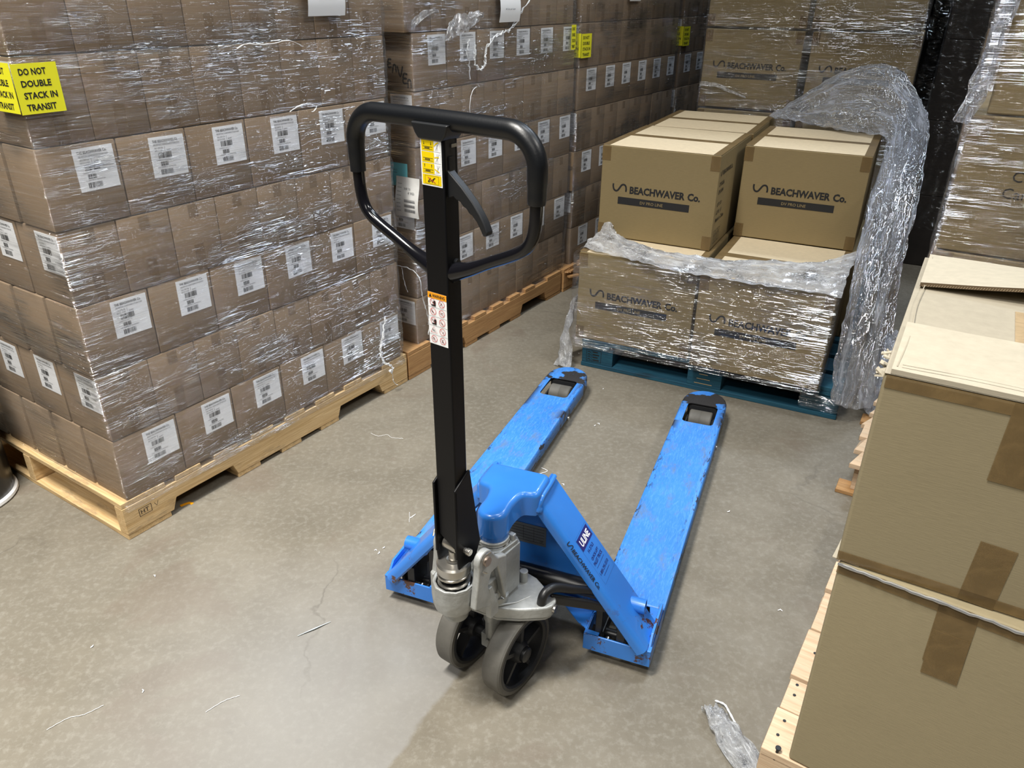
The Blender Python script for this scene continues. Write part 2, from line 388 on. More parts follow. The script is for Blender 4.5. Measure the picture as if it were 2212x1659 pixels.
def concrete():
    t = NT('concrete_floor')
    g = t.n.new('ShaderNodeNewGeometry'); P = g.outputs['Position']
    def mp(sc, loc=0):
        m = t.n.new('ShaderNodeMapping'); m.inputs['Scale'].default_value = sc if isinstance(sc, tuple) else (sc,) * 3; m.inputs['Location'].default_value = (loc, loc, 0); t.l(P, m.inputs[0]); return m.outputs[0]
    n1 = t.noise(mp(1), 2.2, 6, .62, .4); n2 = t.noise(mp(1, 4), 9, 7, .7); n3 = t.noise(mp(1, 9), 60, 4, .7)
    c = t.mix(t.ramp(n1, [(.3, 0.0), (.7, 1.0)]), (.150, .133, .102), (.225, .202, .160))
    c = t.mix(t.math('MULTIPLY', t.ramp(n2, [(.40, 0.0), (.70, 1.0)]), .5), c, (.125, .108, .08))
    c = t.mix(t.math('MULTIPLY', t.ramp(n3, [(.48, 0.0), (.70, 1.0)]), .45), c, (.29, .275, .235))
    st = t.noise(mp(1, 17), 1.6, 4, .6, 1.2)
    c = t.mix(t.math('MULTIPLY', t.ramp(st, [(.60, 0.0), (.66, 1.0)]), .28), c, (.14, .10, .075))
    sp = t.n.new('ShaderNodeTexVoronoi'); sp.inputs['Scale'].default_value = 13; t.l(mp(1, 3), sp.inputs['Vector'])
    c = t.mix(t.math('MULTIPLY', t.ramp(sp.outputs['Distance'], [(.05, 1.0), (.13, 0.0)]), t.math('MULTIPLY', t.ramp(t.noise(mp(1, 30), 3, 2), [(.5, 0.0), (.62, 1.0)]), .45)), c, (.10, .085, .065))
    # paler grey patch towards the near left, crisp along its right side
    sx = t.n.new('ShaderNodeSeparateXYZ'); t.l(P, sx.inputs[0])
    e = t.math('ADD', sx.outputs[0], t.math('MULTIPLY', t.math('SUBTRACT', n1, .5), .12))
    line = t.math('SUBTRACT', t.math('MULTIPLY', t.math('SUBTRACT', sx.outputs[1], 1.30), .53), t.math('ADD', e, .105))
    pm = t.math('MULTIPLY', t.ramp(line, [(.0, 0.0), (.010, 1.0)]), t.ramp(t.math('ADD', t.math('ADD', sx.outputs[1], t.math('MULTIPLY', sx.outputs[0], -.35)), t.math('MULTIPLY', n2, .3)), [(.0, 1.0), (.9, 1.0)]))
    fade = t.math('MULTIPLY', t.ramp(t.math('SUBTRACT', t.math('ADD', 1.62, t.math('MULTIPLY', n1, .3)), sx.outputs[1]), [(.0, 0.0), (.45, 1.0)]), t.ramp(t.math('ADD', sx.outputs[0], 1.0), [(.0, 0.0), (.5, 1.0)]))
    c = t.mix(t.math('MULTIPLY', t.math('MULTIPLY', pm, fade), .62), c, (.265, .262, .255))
    # hairline cracks
    v = t.n.new('ShaderNodeTexVoronoi'); v.feature = 'DISTANCE_TO_EDGE'; v.inputs['Scale'].default_value = .85
    mm = t.n.new('ShaderNodeMapping'); mm.inputs['Location'].default_value = (2.35, 1.2, 0); 
    add = t.n.new('ShaderNodeVectorMath'); add.operation = 'ADD'; t.l(P, add.inputs[0])
    ns = t.n.new('ShaderNodeTexNoise'); ns.inputs['Scale'].default_value = 5; ns.inputs['Detail'].default_value = 6; t.l(P, ns.inputs['Vector'])
    sc = t.n.new('ShaderNodeVectorMath'); sc.operation = 'SCALE'; sc.inputs['Scale'].default_value = .22; t.l(ns.outputs['Color'], sc.inputs[0]); t.l(sc.outputs[0], add.inputs[1])
    t.l(add.outputs[0], mm.inputs[0]); t.l(mm.outputs[0], v.inputs['Vector'])
    cr = t.math('MULTIPLY', t.ramp(v.outputs['Distance'], [(.0, 1.0), (.0018, 0.0)]), t.ramp(t.noise(mp(1, 50), 1.5, 2), [(.54, 0.0), (.62, 1.0)]))
    c = t.mix(t.math('MULTIPLY', cr, .4), c, (.07, .06, .05))
    t.set(Base__Color=c, Roughness=t.ramp(n2, [(.3, .50), (.7, .72)]))
    t.b.inputs['Specular IOR Level'].default_value = .4
    h = t.math('ADD', t.math('MULTIPLY', n2, .6), t.math('MULTIPLY', n3, .25))
    t.set(Normal=t.bump(h, .25, .006)); return t.m
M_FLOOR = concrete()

# ------------------------------------------------------------------ setting
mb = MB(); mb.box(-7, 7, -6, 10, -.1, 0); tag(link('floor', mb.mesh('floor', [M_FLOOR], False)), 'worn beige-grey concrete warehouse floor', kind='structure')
for nm, bx_ in (('wall_back', (-7, 7, 10, 10.1, 0, 6.2)), ('wall_front', (-7, 7, -6.1, -6, 0, 6.2)), ('wall_left', (-7.1, -7, -6, 10, 0, 6.2)), ('wall_right', (7, 7.1, -6, 10, 0, 6.2))):
    mb = MB(); mb.box(*bx_); tag(link(nm, mb.mesh(nm, [M_DARKWALL], False)), kind='structure')
mb = MB(); mb.box(-7, 7, -6, 10, 6.2, 6.3); tag(link('ceiling', mb.mesh('ceiling', [M_DARKWALL], False)), kind='structure')

# frames (x, y, degrees)
P1 = (-1.0855, 1.7523, 56.86); P2 = (-0.4167, 2.7746, 57.23); PB = (0.2885, 2.941, -26.0)
P3 = (0.262, 3.815, 57.2); P4 = (0.98, 4.92, 57.2)
TR = (0.0034, 1.4085, -21.24)

# ------------------------------------------------------------------ pallets
def notched(L=1.219, h=.089):
    n = [(0, 0), (.15, 0), (.165, .037), (.37, .037), (.385, 0), (.834, 0), (.849, .037), (1.054, .037), (1.069, 0), (L, 0), (L, h), (0, h)]
    mb = MB(); mb.prism([(x, z) for x, z in n], -.019, .019, 'y'); return mb
def board(L, wd, th, seed):
    rnd = random.Random(seed); mb = MB(); n = 8; vs = []
    for i in range(n + 1):
        x = L * i / n; j = [rnd.uniform(-.0015, .0015) for _ in range(4)]
        vs += [(x, j[0], 0), (x, wd + j[1], 0), (x, wd + j[2], th), (x, j[3], th)]
    fs = [(3, 2, 1, 0), (4 * n, 4 * n + 1, 4 * n + 2, 4 * n + 3)]
    for i in range(n):
        b = 4 * i
        fs += [(b + k, b + (k + 1) % 4, b + 4 + (k + 1) % 4, b + 4 + k) for k in range(4)]
    mb.add(vs, fs); return mb
def gma_pallet(fr, label, mat, depth=1.016, group='wooden stringer pallets', seed=1, top=(0, .16, .29, .42, .56, .69, .82, .95, 1.08)):
    T = thing('wooden_pallet', label, 'pallet', (fr[0], fr[1], 0), radians(fr[2]))
    sm = notched().mesh('stringer', [mat]);
    for v in (.019, depth / 2, depth - .019):
        link('stringer', sm, T, (0, v, .016), (0, 0, 0), .002, 1)
    ms = {wd: [board(depth - .002, wd, .016, seed + k).mesh('deck_board', [mat]) for k in range(3)] for wd in (.139, .089)}
    tops = [0.0] + [.17, .295, .42, .565, .71, .835, .96]; tops = [0.0, .175, .315, .455, .595, .735, .875, 1.08]
    rnd = random.Random(seed)
    for i, x in enumerate(tops):
        wd = .139 if i in (0, len(tops) - 1) else .089
        link('deck_board', rnd.choice(ms[wd]), T, (x + wd + rnd.uniform(-.002, .002), .001, .1055), (0, 0, radians(90) + rnd.uniform(-.004, .004)), .0015, 1)
    for x, wd in ((0, .139), (.385, .089), (.565, .089), (.745, .089), (1.08, .139)):
        link('bottom_board', rnd.choice(ms[wd]), T, (x + wd, .001, 0), (0, 0, radians(90)), .0015, 1)
    return T
pal1 = gma_pallet(P1, 'light pine pallet with stamped corner under the front left carton load', M_PINE, seed=3)
pal2 = gma_pallet((P2[0] + .004, P2[1] + .006, P2[2]), 'orange-brown wooden pallet under the second carton load, right behind the pine pallet', M_PINE2, seed=9)
pal3 = gma_pallet((P3[0] + .0, P3[1] + .0, P3[2]), 'shadowed wooden pallet with torn board end under the third carton load on the left', M_PINE2, seed=14)
# stamp on near corner of the pine pallet
mb = MB()
for x0, x1, y0, y1 in ((.0, .04, 0, .0015), (.0, .04, .024, .0255), (0, .0015, 0, .0255), (.0385, .04, 0, .0255)): rect(mb, x0, x1, y0, y1)
put_text(mb, 'HT', .006, .006, h=.014, mat=0); stroke(mb, [(.05, .02), (.056, .008), (.062, .022)], .0015, 0)
link('ink_stamp', mb.mesh('ink_stamp', [M_BLACKINK], False), pal1, (.045, -.0006, .055), (radians(90), 0, 0))
# scraps / broken end on pallet 3
mb = MB(); rnd = random.Random(2)
for i in range(5):
    Mx = Matrix.Translation((rnd.uniform(-.02, .06), rnd.uniform(-.03, .0), .106 + rnd.uniform(-.03, .01))) @ Matrix.Rotation(rnd.uniform(-.5, .5), 4, 'Z') @ Matrix.Rotation(rnd.uniform(-.4, .4), 4, 'Y')
    mb.box(0, rnd.uniform(.05, .1), 0, .02, 0, .008, 0, Mx)
link('splintered_end', mb.mesh('splintered_end', [M_PINE2], False), pal3)

def block_pallet(fr):
    T = thing('wooden_pallet', 'blue painted block pallet under the big printed boxes in the middle', 'pallet', (fr[0], fr[1], 0), radians(fr[2]))
    W_, D_ = 1.016, 1.219
    b = board(W_, .12, .018, 5).mesh('bottom_board', [M_BLUEWOOD]); b2 = board(D_ - .24, .12, .018, 6).mesh('bottom_board', [M_BLUEWOOD])
    for y in (0, .55, D_ - .12): link('bottom_board', b, T, (0, y, 0), (0, 0, 0), .002, 1)
    for x in (.12, .568, W_): link('bottom_board', b2, T, (x, .12, 0.0), (0, 0, radians(90)), .002, 1)
    bl = MB(); bl.box(0, .11, 0, .14, 0, .072); blm = bl.mesh('block', [M_BLUEWOOD])
    bl = MB(); bl.box(0, .135, 0, .14, 0, .072); blm2 = bl.mesh('block', [M_BLUEWOOD])
    for y in (0.004, .54, D_ - .144):
        for x in (0.002, .45, W_ - .137): link('block', blm2, T, (x, y, .018), (0, 0, 0), .002, 1)
    s = board(D_, .12, .016, 8).mesh('stringer_board', [M_BLUEWOOD])
    for x in (.122, .57, W_): link('stringer_board', s, T, (x, 0, .09), (0, 0, radians(90)), .002, 1)
    d = board(W_, .12, .018, 11).mesh('deck_board', [M_BLUEWOOD])
    for k in range(8): link('deck_board', d, T, (0, k * .157, .1065), (0, 0, 0), .002, 1)
    # stencilled block at the left end
    mb = MB()
    for x0, x1, y0, y1 in ((.02, .085, .008, .0095), (.02, .085, .060, .0615), (.02, .0215, .008, .0615), (.0835, .085, .008, .0615), (.043, .044, .008, .0615)): rect(mb, x0, x1, y0, y1)
    for k in range(4):
        stroke(mb, [(.026, .016 + k * .011), (.032, .020 + k * .011), (.038, .014 + k * .011)], .003, 0)
        rect(mb, .048, .076 - .006 * (k % 2), .014 + k * .012, .019 + k * .012)
    link('stencil', mb.mesh('stencil', [M_BLACKINK], False), T, (0.002, .0032, .018), (radians(90), 0, 0))
    mb = MB()
    for k in range(3): rect(mb, .03 + .008 * k, .10 - .01 * k, .012 + .02 * k, .0145 + .02 * k)
    link('scrape', mb.mesh('scrape', [M_PINE], False), T, (.45, .0032, .018), (radians(90), 0, 0))
    return T
block_pallet(PB)

# ------------------------------------------------------------------ small cartons
CW, CD, CH = .1915, .1455, .1895
mb = MB(); mb.box(-CW / 2, CW / 2, -CD / 2, CD / 2, 0, CH); bm = bmesh.new(); me0 = mb.mesh('carton', [M_CARTON])
bm.from_mesh(me0); bmesh.ops.bevel(bm, geom=bm.edges[:], offset=.0035, segments=2, affect='EDGES', profile=.6)
bmesh.ops.recalc_face_normals(bm, faces=bm.faces[:])
for f in bm.faces: f.smooth = True
bm.to_mesh(me0); bm.free(); me0.set_sharp_from_angle(angle=radians(50)); CARTON = me0

# the shipping label (0.1 x 0.1), local: x right, y up, z out
def label_mesh():
    mb = MB(); s = .1
    mb.box(0, s, 0, s, 0, .0004, 0)
    z = .0007
    put_text(mb, 'THE BEACHWAVER Co.', .010, .086, w=.074, h=.0068, z=z, bold=.012)
    put_text(mb, 'DESCRIPTION: CONDITIONING STYLING FLUID', .012, .0785, w=.074, h=.0042, z=z, mat=2)
    put_text(mb, 'SKU: BW106', .013, .0705, w=.024, h=.0042, z=z, mat=2)
    put_text(mb, 'BATCH CODE', .013, .064, w=.024, h=.0038, z=z, mat=2); rect(mb, .0415, .0422, .064, .075, 2, z)
    put_text(mb, '26WF1', .046, .064, w=.013, h=.004, z=z, mat=2)
    put_text(mb, 'CASEPACK QTY: 12', .014, .0405, w=.036, h=.0038, z=z, mat=2)
    put_text(mb, 'CTN SHIPPER #: 10779027704', .014, .0225, w=.052, h=.0036, z=z, mat=2)
    rnd = random.Random(5)
    for (x0, x1, y0, y1) in ((.021, .059, .047, .0615), (.024, .045, .0275, .0385), (.021, .056, .0065, .0195)):
        x = x0
        while x < x1:
            wd = rnd.choice((.0007, .0007, .0013, .0018)); rect(mb, x, min(x + wd, x1), y0, y1, 1, z); x += wd + rnd.choice((.0006, .001, .0013))
    return mb.mesh('shipping_label', [M_WHITE, M_BLACKINK, M_GREYINK], False)
LABEL = label_mesh()
mb = MB(); mb.box(-.015, .015, 0, .075, 0, .0003); mb.box(-.015, .015, CH - .04, CH - .004, 0, .0003); TAPE_TAB = mb.mesh('packing_tape', [M_TAPEF], False)

ORD = ['zero', 'first', 'second', 'third', 'fourth', 'fifth', 'sixth', 'seventh', 'eighth', 'ninth']
LAY = ['', 'bottom layer', 'second layer up', 'third layer up', 'fourth layer up', 'fifth layer up', 'sixth layer up', 'seventh layer up']
def carton(u, v, z, fr, rot, face, tape, label, group, lab_dx=.0):
    """rot: 0 -> wide face towards -v ; 1 -> narrow face towards -v. face: which outward side shows label/tape"""
    p = L2W(fr, u, v, z)
    o = link('carton', CARTON); o.location = p; jr = random.uniform(-.006, .006)
    o.rotation_euler = (0, 0, radians(fr[2]) + rot * pi / 2 + jr)
    tag(o, label, 'carton', group)
    if face is not None:
        # outward normal: local -Y for wide faces
        c = link('shipping_label', LABEL, o)
        x0 = -CW / 2 + .084 + lab_dx + random.uniform(-.003, .003); zz = CH - .008 - .1 + random.uniform(-.003, .001)
        if face > 0: c.location = (x0, -CD / 2 - .0006, zz); c.rotation_euler = (pi / 2, random.uniform(-.015, .015), 0)
        else: c.location = (-x0, CD / 2 + .0006, zz); c.rotation_euler = (pi / 2, 0, pi)
    if tape is not None:
        c = link('packing_tape', TAPE_TAB, o)
        if tape > 0: c.location = (CW / 2 + .0004, 0, 0); c.rotation_euler = (pi / 2, 0, pi / 2)
        else: c.location = (-CW / 2 - .0004, 0, 0); c.rotation_euler = (pi / 2, 0, -pi / 2)
    return o

def load(fr, name, u0s, v0, wide_odd, ntier, hb=.192, z0=.1225, skip=None, full_end=False):
    """perimeter cartons of one wrapped load. Local u = aisle side, v = depth"""
    grp = 'cartons in the ' + name
    for t in range(1, ntier + 1):
        z = z0 + (t - 1) * hb; u0 = u0s[t - 1]
        wide = (t % 2 == 1) == wide_odd and t < 7
        if wide:
            pu, nu_, dv = .1945, 6, CD
        else:
            pu, nu_, dv = .1468, 8, CW
        for k in range(nu_):
            if skip and (t, k) in skip: continue
            lab = '%s carton, %s, %s along aisle side, %s' % ('labelled' if wide else 'plain taped', LAY[t], ORD[k + 1], name)
            if wide: carton(u0 + (k + .5) * pu, v0 + dv / 2 + random.uniform(0, .003), z, fr, 0, 1, None, lab, grp)
            else: carton(u0 + (k + .5) * pu, v0 + dv / 2 + random.uniform(0, .003), z, fr, 1, None, -1, lab, grp)
        # short side (towards -u), behind the first row
        rest = v0 + dv + .004
        if wide: pv, nv, du = .1468, 6, CW; pv = .162
        else: pv, nv, du = .1975, 4, CD
        for k in range(nv - (1 if wide else 0)):
            lab = '%s carton, %s, %s along short side, %s' % ('plain' if wide else 'labelled', LAY[t], ORD[k + 2], name)
            vc = rest + (k + .5) * pv
            if wide: carton(u0 + du / 2, vc, z, fr, 0, None, None, lab, grp)
            else: carton(u0 + du / 2, vc, z, fr, 1, -1, None, lab, grp)
        # far end seen through the gap
        if full_end:
            ue = u0 + pu * nu_
            for k in range(1):
                lab = 'plain carton, %s, far right end, %s' % (LAY[t], name)
                carton(ue - du / 2, rest + .5 * pv, z, fr, 0 if wide else 1, None, None, lab, grp)
    # first carton of narrow tiers shows a label on the short side
    return
LOADS = {}
load(P1, 'front left load', [.022, .024, .02, .024, .02, .022, .022], 0.002, True, 7)
load(P2, 'second load from left', [.092, .105, .115, .128, .134, .138, .10], 0.02, False, 7, full_end=True)
load(P3, 'third load from left', [.09, .09, .08, .10, .095, .09, .09], 0.02, True, 7)
load(P4, 'dark farthest left load', [.0, .0, .0, .0, .0, .0, .0], 0.02, True, 7)

# labels on the short-side face of corner cartons in the narrow tiers (they turn their wide face to the short side)
for o in list(COL.objects):
    if o.name.startswith('carton') and 'plain taped' in o.get('label', '') and 'first along' in o['label'] and 'seventh layer' not in o['label']:
        c = link('shipping_label', LABEL, o); c.location = (CW / 2 - .085, CD / 2 + .0006, CH - .109); c.rotation_euler = (pi / 2, 0, pi)
        o['label'] = o['label'].replace('plain taped carton', 'corner carton')

# ------------------------------------------------------------------ film shells around the loads
def fbm(x, y, z=0.0): return mnoise.noise(Vector((x, y, z)))
def grid_mesh(name, P, nu_, nv_, mats, uvs):
    me = bpy.data.meshes.new(name)
    fs = [(i * (nv_) + j, (i + 1) * nv_ + j, (i + 1) * nv_ + j + 1, i * nv_ + j + 1) for i in range(nu_ - 1) for j in range(nv_ - 1)]
    me.from_pydata(P, [], fs)
    for m in mats: me.materials.append(m)
    uv = me.uv_layers.new(name='UVMap')
    for l in me.loops: uv.data[l.index].uv = uvs[l.vertex_index]
    for p in me.polygons: p.use_smooth = True
    me.update(); return me
def wrap(fr, name, u0s, u_len, v0, v_len, z0, z1, mat, hb=.192, zb=.1225, seed=0, ends=True, off=.006, wav=.0025, du=.012):
    us = []; path = []
    # perimeter from far end of short side -> near corner -> along aisle side -> right end
    N1, N2, N3 = 30, 90, 14
    for i in range(N1): path.append((0, 1 - i / N1, 's'))
    path.append((0, .004, 's')); path.append((0, .0015, 's'))
    for i in range(N2 + 1):
        path.append((i / N2, 0, 'l'))
        if i == 0: path.append((.0015, 0, 'l')); path.append((.004, 0, 'l'))
    if ends:
        for i in range(1, N3): path.append((1, i / N3 * .3, 'e'))
    nz = int((z1 - z0) / .0125); P = []; U = []; s_acc = 0; prev = None
    for (a, b, kd) in path:
        for j in range(nz + 1):
            z = z0 + (z1 - z0) * j / nz
            t = (z - zb) / hb; ti = max(0, min(len(u0s) - 1, int(math.floor(t)))); fr_ = t - math.floor(t)
            u0 = u0s[ti]
            if fr_ > .8 and ti + 1 < len(u0s) and t > 0: u0 = u0 + (u0s[ti + 1] - u0) * (fr_ - .8) / .2 if u0s[ti + 1] > u0 else u0
            ul = u_len
            x = u0 + a * ul; y = v0 + b * v_len
            # puckered in at the joint between layers
            pk = -.003 * math.exp(-((min(fr_, 1 - fr_)) / .06) ** 2) if 0 < t else 0
            if t < -.02: pk = .006
            w_ = wav * fbm(s_acc * 1.6 + seed, z * 22, 1.3) + wav * .45 * fbm(s_acc * 3 + seed, z * 60 + s_acc * 2, 4.1)
            d = off + pk + w_ * 1.4
            if kd == 'l': y -= d
            elif kd == 's': x -= d
            else: x += d
            if kd == 'l' and a < 1e-6: x -= d * .7
            if kd == 'l' and a > 1 - 1e-6: x += d * .7
            P.append(L2W(fr, x, y, z)[:]); U.append((s_acc, z))
        q = Vector((a * u_len, b * v_len, 0))
        if prev is not None: s_acc += (q - prev).length
        prev = q
    me = grid_mesh(name, P, len(path), nz + 1, [mat], U)
    return me
def wrap_thing(fr, label, args, **kw):
    return tag(link('stretch_wrap', wrap(fr, 'stretch_wrap', *args, **kw)), label, 'plastic wrap')
W1_ = wrap_thing(P1, 'clear wrinkled stretch film around the front left carton load', ([.02] * 7, 1.172, 0.0, 1.0, .095, 1.474, M_FILM), seed=1)
W2_ = wrap_thing(P2, 'clear torn stretch film around the second carton load from the left', ([.09, .103, .113, .126, .132, .136, .10], 1.178, 0.018, 1.0, .11, 1.474, M_FILM_D), seed=5)
W3_ = wrap_thing(P3, 'clear stretch film around the third carton load from the left', ([.088] * 7, 1.18, 0.018, 1.0, .11, 1.474, M_FILM), seed=9)
W4_ = wrap_thing(P4, 'dim stretch film around the dark farthest load on the left', ([-.002] * 7, 1.18, 0.018, 1.0, .11, 1.474, M_FILM), seed=12)

# yellow DO NOT DOUBLE STACK stickers, folded round a corner (two panels)
def sticker_panel(w_, h_, x_off=0.0, mats=None):
    mb = MB(); mb.box(0, w_, 0, h_, 0, .0006, 0)
    for k, s in enumerate(('DO NOT', 'DOUBLE', 'STACK IN', 'TRANSIT')):
        ww = {0: .60, 1: .66, 2: .74, 3: .66}[k] * w_
        put_text(mb, s, w_ * .14 + x_off * (0 if k else 1), h_ * (.80 - .235 * k) - .03 * h_, w=ww, h=h_ * .135, mat=1, z=.0009, bold=.03)
    return mb.mesh('warning_sticker', [M_YELLOW, M_BLACKINK], False)
STK = sticker_panel(.098, .103)
def corner_sticker(parent, fr, u, v, z, both=True, tilt=0.0, wl=.098):
    m = radians(fr[2])
    o = link('warning_sticker', STK, parent); o.location = L2W(fr, u, v - .0015, z); o.rotation_euler = (pi / 2, tilt, m); o['label'] = 'yellow warning sticker panel'
    if both:
        o2 = link('warning_sticker', STK, parent); o2.location = L2W(fr, u - .0015, v + .098, z + .002); o2.rotation_euler = (pi / 2, tilt, m - pi / 2); o2['label'] = 'yellow warning sticker panel folded round the corner'
corner_sticker(W1_, P1, .0105, -.0095, 1.157)
corner_sticker(W3_, P3, .083, .008, 1.125)
corner_sticker(W4_, P4, -.008, .008, 1.12)
# the sticker on load two sits at its far right end
o = link('warning_sticker', STK, W2_); o.location = L2W(P2, 1.24, .006, 1.165); o.rotation_euler = (pi / 2, 0, radians(P2[2])); o.scale = (.42, 1, 1)

# white film strands ------------------------------------------------------
def strand(parent, pts, r=.0018, seed=0, name='film_strand', knots=()):
    pts = spline(pts, 6); rnd = random.Random(seed); out = []
    for p in pts: out.append((p[0] + rnd.uniform(-1, 1) * r * .8, p[1] + rnd.uniform(-1, 1) * r * .8, p[2] + rnd.uniform(-1, 1) * r * .8))
    mb = MB()
    if r > .0025:
        for k in range(4): mb.tube([(p[0] + rnd.uniform(-1, 1) * r * .9, p[1] + rnd.uniform(-1, 1) * r * .5, p[2] + rnd.uniform(-1, 1) * r * .9) for p in out], [r * rnd.uniform(.12, .38) for _ in out], 5)
    else: mb.tube(out, [r * rnd.uniform(.3, 1.0) for _ in out], 6)
    return link(name, mb.mesh(name, [M_STRAND]), parent)
def A1(u, z, d=.014): return L2W(P1, u, -d, z)[:]
def A2(u, z, d=-.006): return L2W(P2, u, -d, z)[:]
strand(W1_, [A1(1.10, .322), A1(1.075, .25), A1(1.06, .19), A1(1.065, .15, .02), A1(1.085, .135, .03), A1(1.10, .115, .03), A1(1.095, .10, .03), A1(1.08, .115, .035)], .0045, 1)
strand(W1_, [A1(1.09, .115, .028), A1(1.10, .08, .03), A1(1.105, .05, .028), A1(1.125, .03, .03)], .002, 2)
strand(W1_, [A1(.755, 1.085), A1(.79, 1.095), A1(.83, 1.10), A1(.86, 1.085), A1(.84, 1.075)], .0018, 3)
strand(W1_, [A1(.60, 1.262), A1(.63, 1.272), A1(.70, 1.268), A1(.78, 1.275), A1(.83, 1.258)], .0018, 4)
strand(W2_, [A2(.455, 1.24), A2(.44, 1.2), A2(.452, 1.15), A2(.46, 1.10)], .0028, 5)
strand(W2_, [A2(.50, 1.07), A2(.47, 1.055), A2(.452, 1.0), A2(.458, .95), A2(.455, .9)], .0016, 6)
strand(W2_, [A2(.50, 1.215), A2(.49, 1.165), A2(.515, 1.135), A2(.55, 1.14), A2(.56, 1.18), A2(.60, 1.23), A2(.68, 1.255), A2(.74, 1.27), A2(.82, 1.33), A2(.90, 1.40)], .0055, 7)
strand(W2_, [L2W(P2, .085, .16, .45)[:], L2W(P2, .08, .09, .445)[:], L2W(P2, .085, .03, .44)[:], A2(.10, .40, .0), A2(.115, .33), A2(.135, .27), A2(.15, .21), A2(.145, .15)], .0024, 8)
strand(W2_, [L2W(P2, .082, .075, .44)[:], L2W(P2, .08, .065, .39)[:], L2W(P2, .08, .05, .345)[:]], .002, 9)
strand(W2_, [A2(.33, .135, .0), A2(.335, .115, .015), A2(.33, .10, .02)], .003, 10)
# torn, rolled film flap across the top layers of load two
def crumple_strip(parent, pts, widths, mat, seed=0, name='torn_film', amp=.006, n=9, side=(0, 0, 1)):
    pts = spline(pts, 8); wd = spline([(w_,) for w_ in widths], max(1, (len(pts) - 1) // (len(widths) - 1)))
    P = []; U = []; s = 0
    sd = Vector(side).normalized()
    for i, p in enumerate(pts):
        w_ = wd[min(i, len(wd) - 1)][0]; p = Vector(p)
        if i: s += (p - Vector(pts[i - 1])).length
        for j in range(n):
            t = j / (n - 1) - .5
            q = p + sd * (w_ * t)
            d = Vector((fbm(s * 40 + seed, t * 6, 0), fbm(s * 40, t * 6 + seed, 5), fbm(s * 34 + 3, t * 7, seed))) * amp
            P.append((q + d)[:]); U.append((s, t * w_))
    return link(name, grid_mesh(name, P, len(pts), n, [mat], U), parent)
crumple_strip(W2_, [A2(.11, 1.30, .004), A2(.2, 1.335, .004), A2(.26, 1.34, .006)], [.03, .02, .01], M_FILM_K, 3, amp=.006)
crumple_strip(W2_, [A2(.29, 1.25, .008), A2(.315, 1.27, .01), A2(.36, 1.29, .01), A2(.42, 1.30, .012), A2(.47, 1.315, .01), A2(.53, 1.325, .008)], [.02, .06, .07, .06, .05, .01], M_FILM_K, 4, amp=.01)

# hanging paper sheets -----------------------------------------------------
def sheet(parent, fr, u, z, w_, h_, lines, mat, name='paper_sheet', curl=.01, v=-.012, rz=0, lab=None, ink=2):
    n = 9; P = []; U = []
    for i in range(5):
        for j in range(n):
            x = w_ * i / 4; y = h_ * j / (n - 1)
            P.append((x, y, curl * math.sin(j / (n - 1) * pi * 1.4 + .4)))
            U.append((x, y))
    me = grid_mesh(name, P, 5, n, [mat, M_BLACKINK, M_GREYINK], U)
    o = link(name, me, parent); o.location = L2W(fr, u, v, z); o.rotation_euler = (pi / 2, 0, radians(fr[2]) + rz)
    if lab: o['label'] = lab
    mb = MB()
    for (s, x, y, ww, hh) in lines:
        j = y / h_; zc = curl * math.sin(j * pi * 1.4 + .4) + .0012
        if s == '|':
            rnd = random.Random(int(x * 1e4)); xx = x
            while xx < x + ww: q = rnd.choice((.0007, .0012)); rect(mb, xx, xx + q, y, y + hh, 0, zc); xx += q + .0009
        else: put_text(mb, s, x, y, w=ww, h=hh, mat=0, z=zc)
    pr_ = link('printed_lines', mb.mesh('printed_lines', [M_GREYINK], False), o)
    return o
sheet(W1_, P1, .862, 1.335, .15, .19, [('40 Ctns. per Layer', .04, .045, .07, .008), ('10Pcs. Per Carton', .04, .09, .07, .008)], M_WHITE, lab='white printed sheet')
sheet(W2_, P2, .647, 1.293, .145, .19, [('360 Pcs.', .05, .125, .035, .008), ('12Pcs. Per Carton', .035, .085, .07, .008), ('40 Ctns per Layer', .035, .042, .07, .008)], M_WHITE, curl=.012, v=.005, lab='curled white printed sheet')
sheet(W3_, P3, .56, 1.36, .13, .15, [('40 Ctns per Layer', .035, .052, .06, .008)], M_WHITE, v=.008, lab='white printed sheet')
# cyan sheet and crumpled waybill on the short side of load two
sheet(W2_, P2, .098, .752, .13, .085, [('THE BEACHWAVER', .012, .068, .05, .007), ('#BW CONDITIONING CO', .012, .056, .07, .006), ('CONDITIONING CO, 1 OUNCE', .012, .046, .07, .006), ('PO: PO032233', .012, .028, .045, .006), ('WEIGHT: 360KG', .012, .016, .045, .006)], M_CYAN, name='cyan_sheet', curl=.001, v=.165, rz=-pi / 2, lab='cyan printed sheet')
sheet(W2_, P2, .088, .645, .11, .145, [('|', .045, .02, .05, .011), ('|', .045, .038, .05, .011), ('|', .045, .056, .05, .011), ('SHIP TO', .04, .10, .03, .008), ('4 WD', .06, .085, .03, .010)] + [('xxxxxxx', .008, .02 + .014 * k, .02, .003) for k in range(8)], M_PAPER, name='crumpled_waybill', curl=.008, v=.088, rz=-pi / 2, lab='crumpled white waybill')
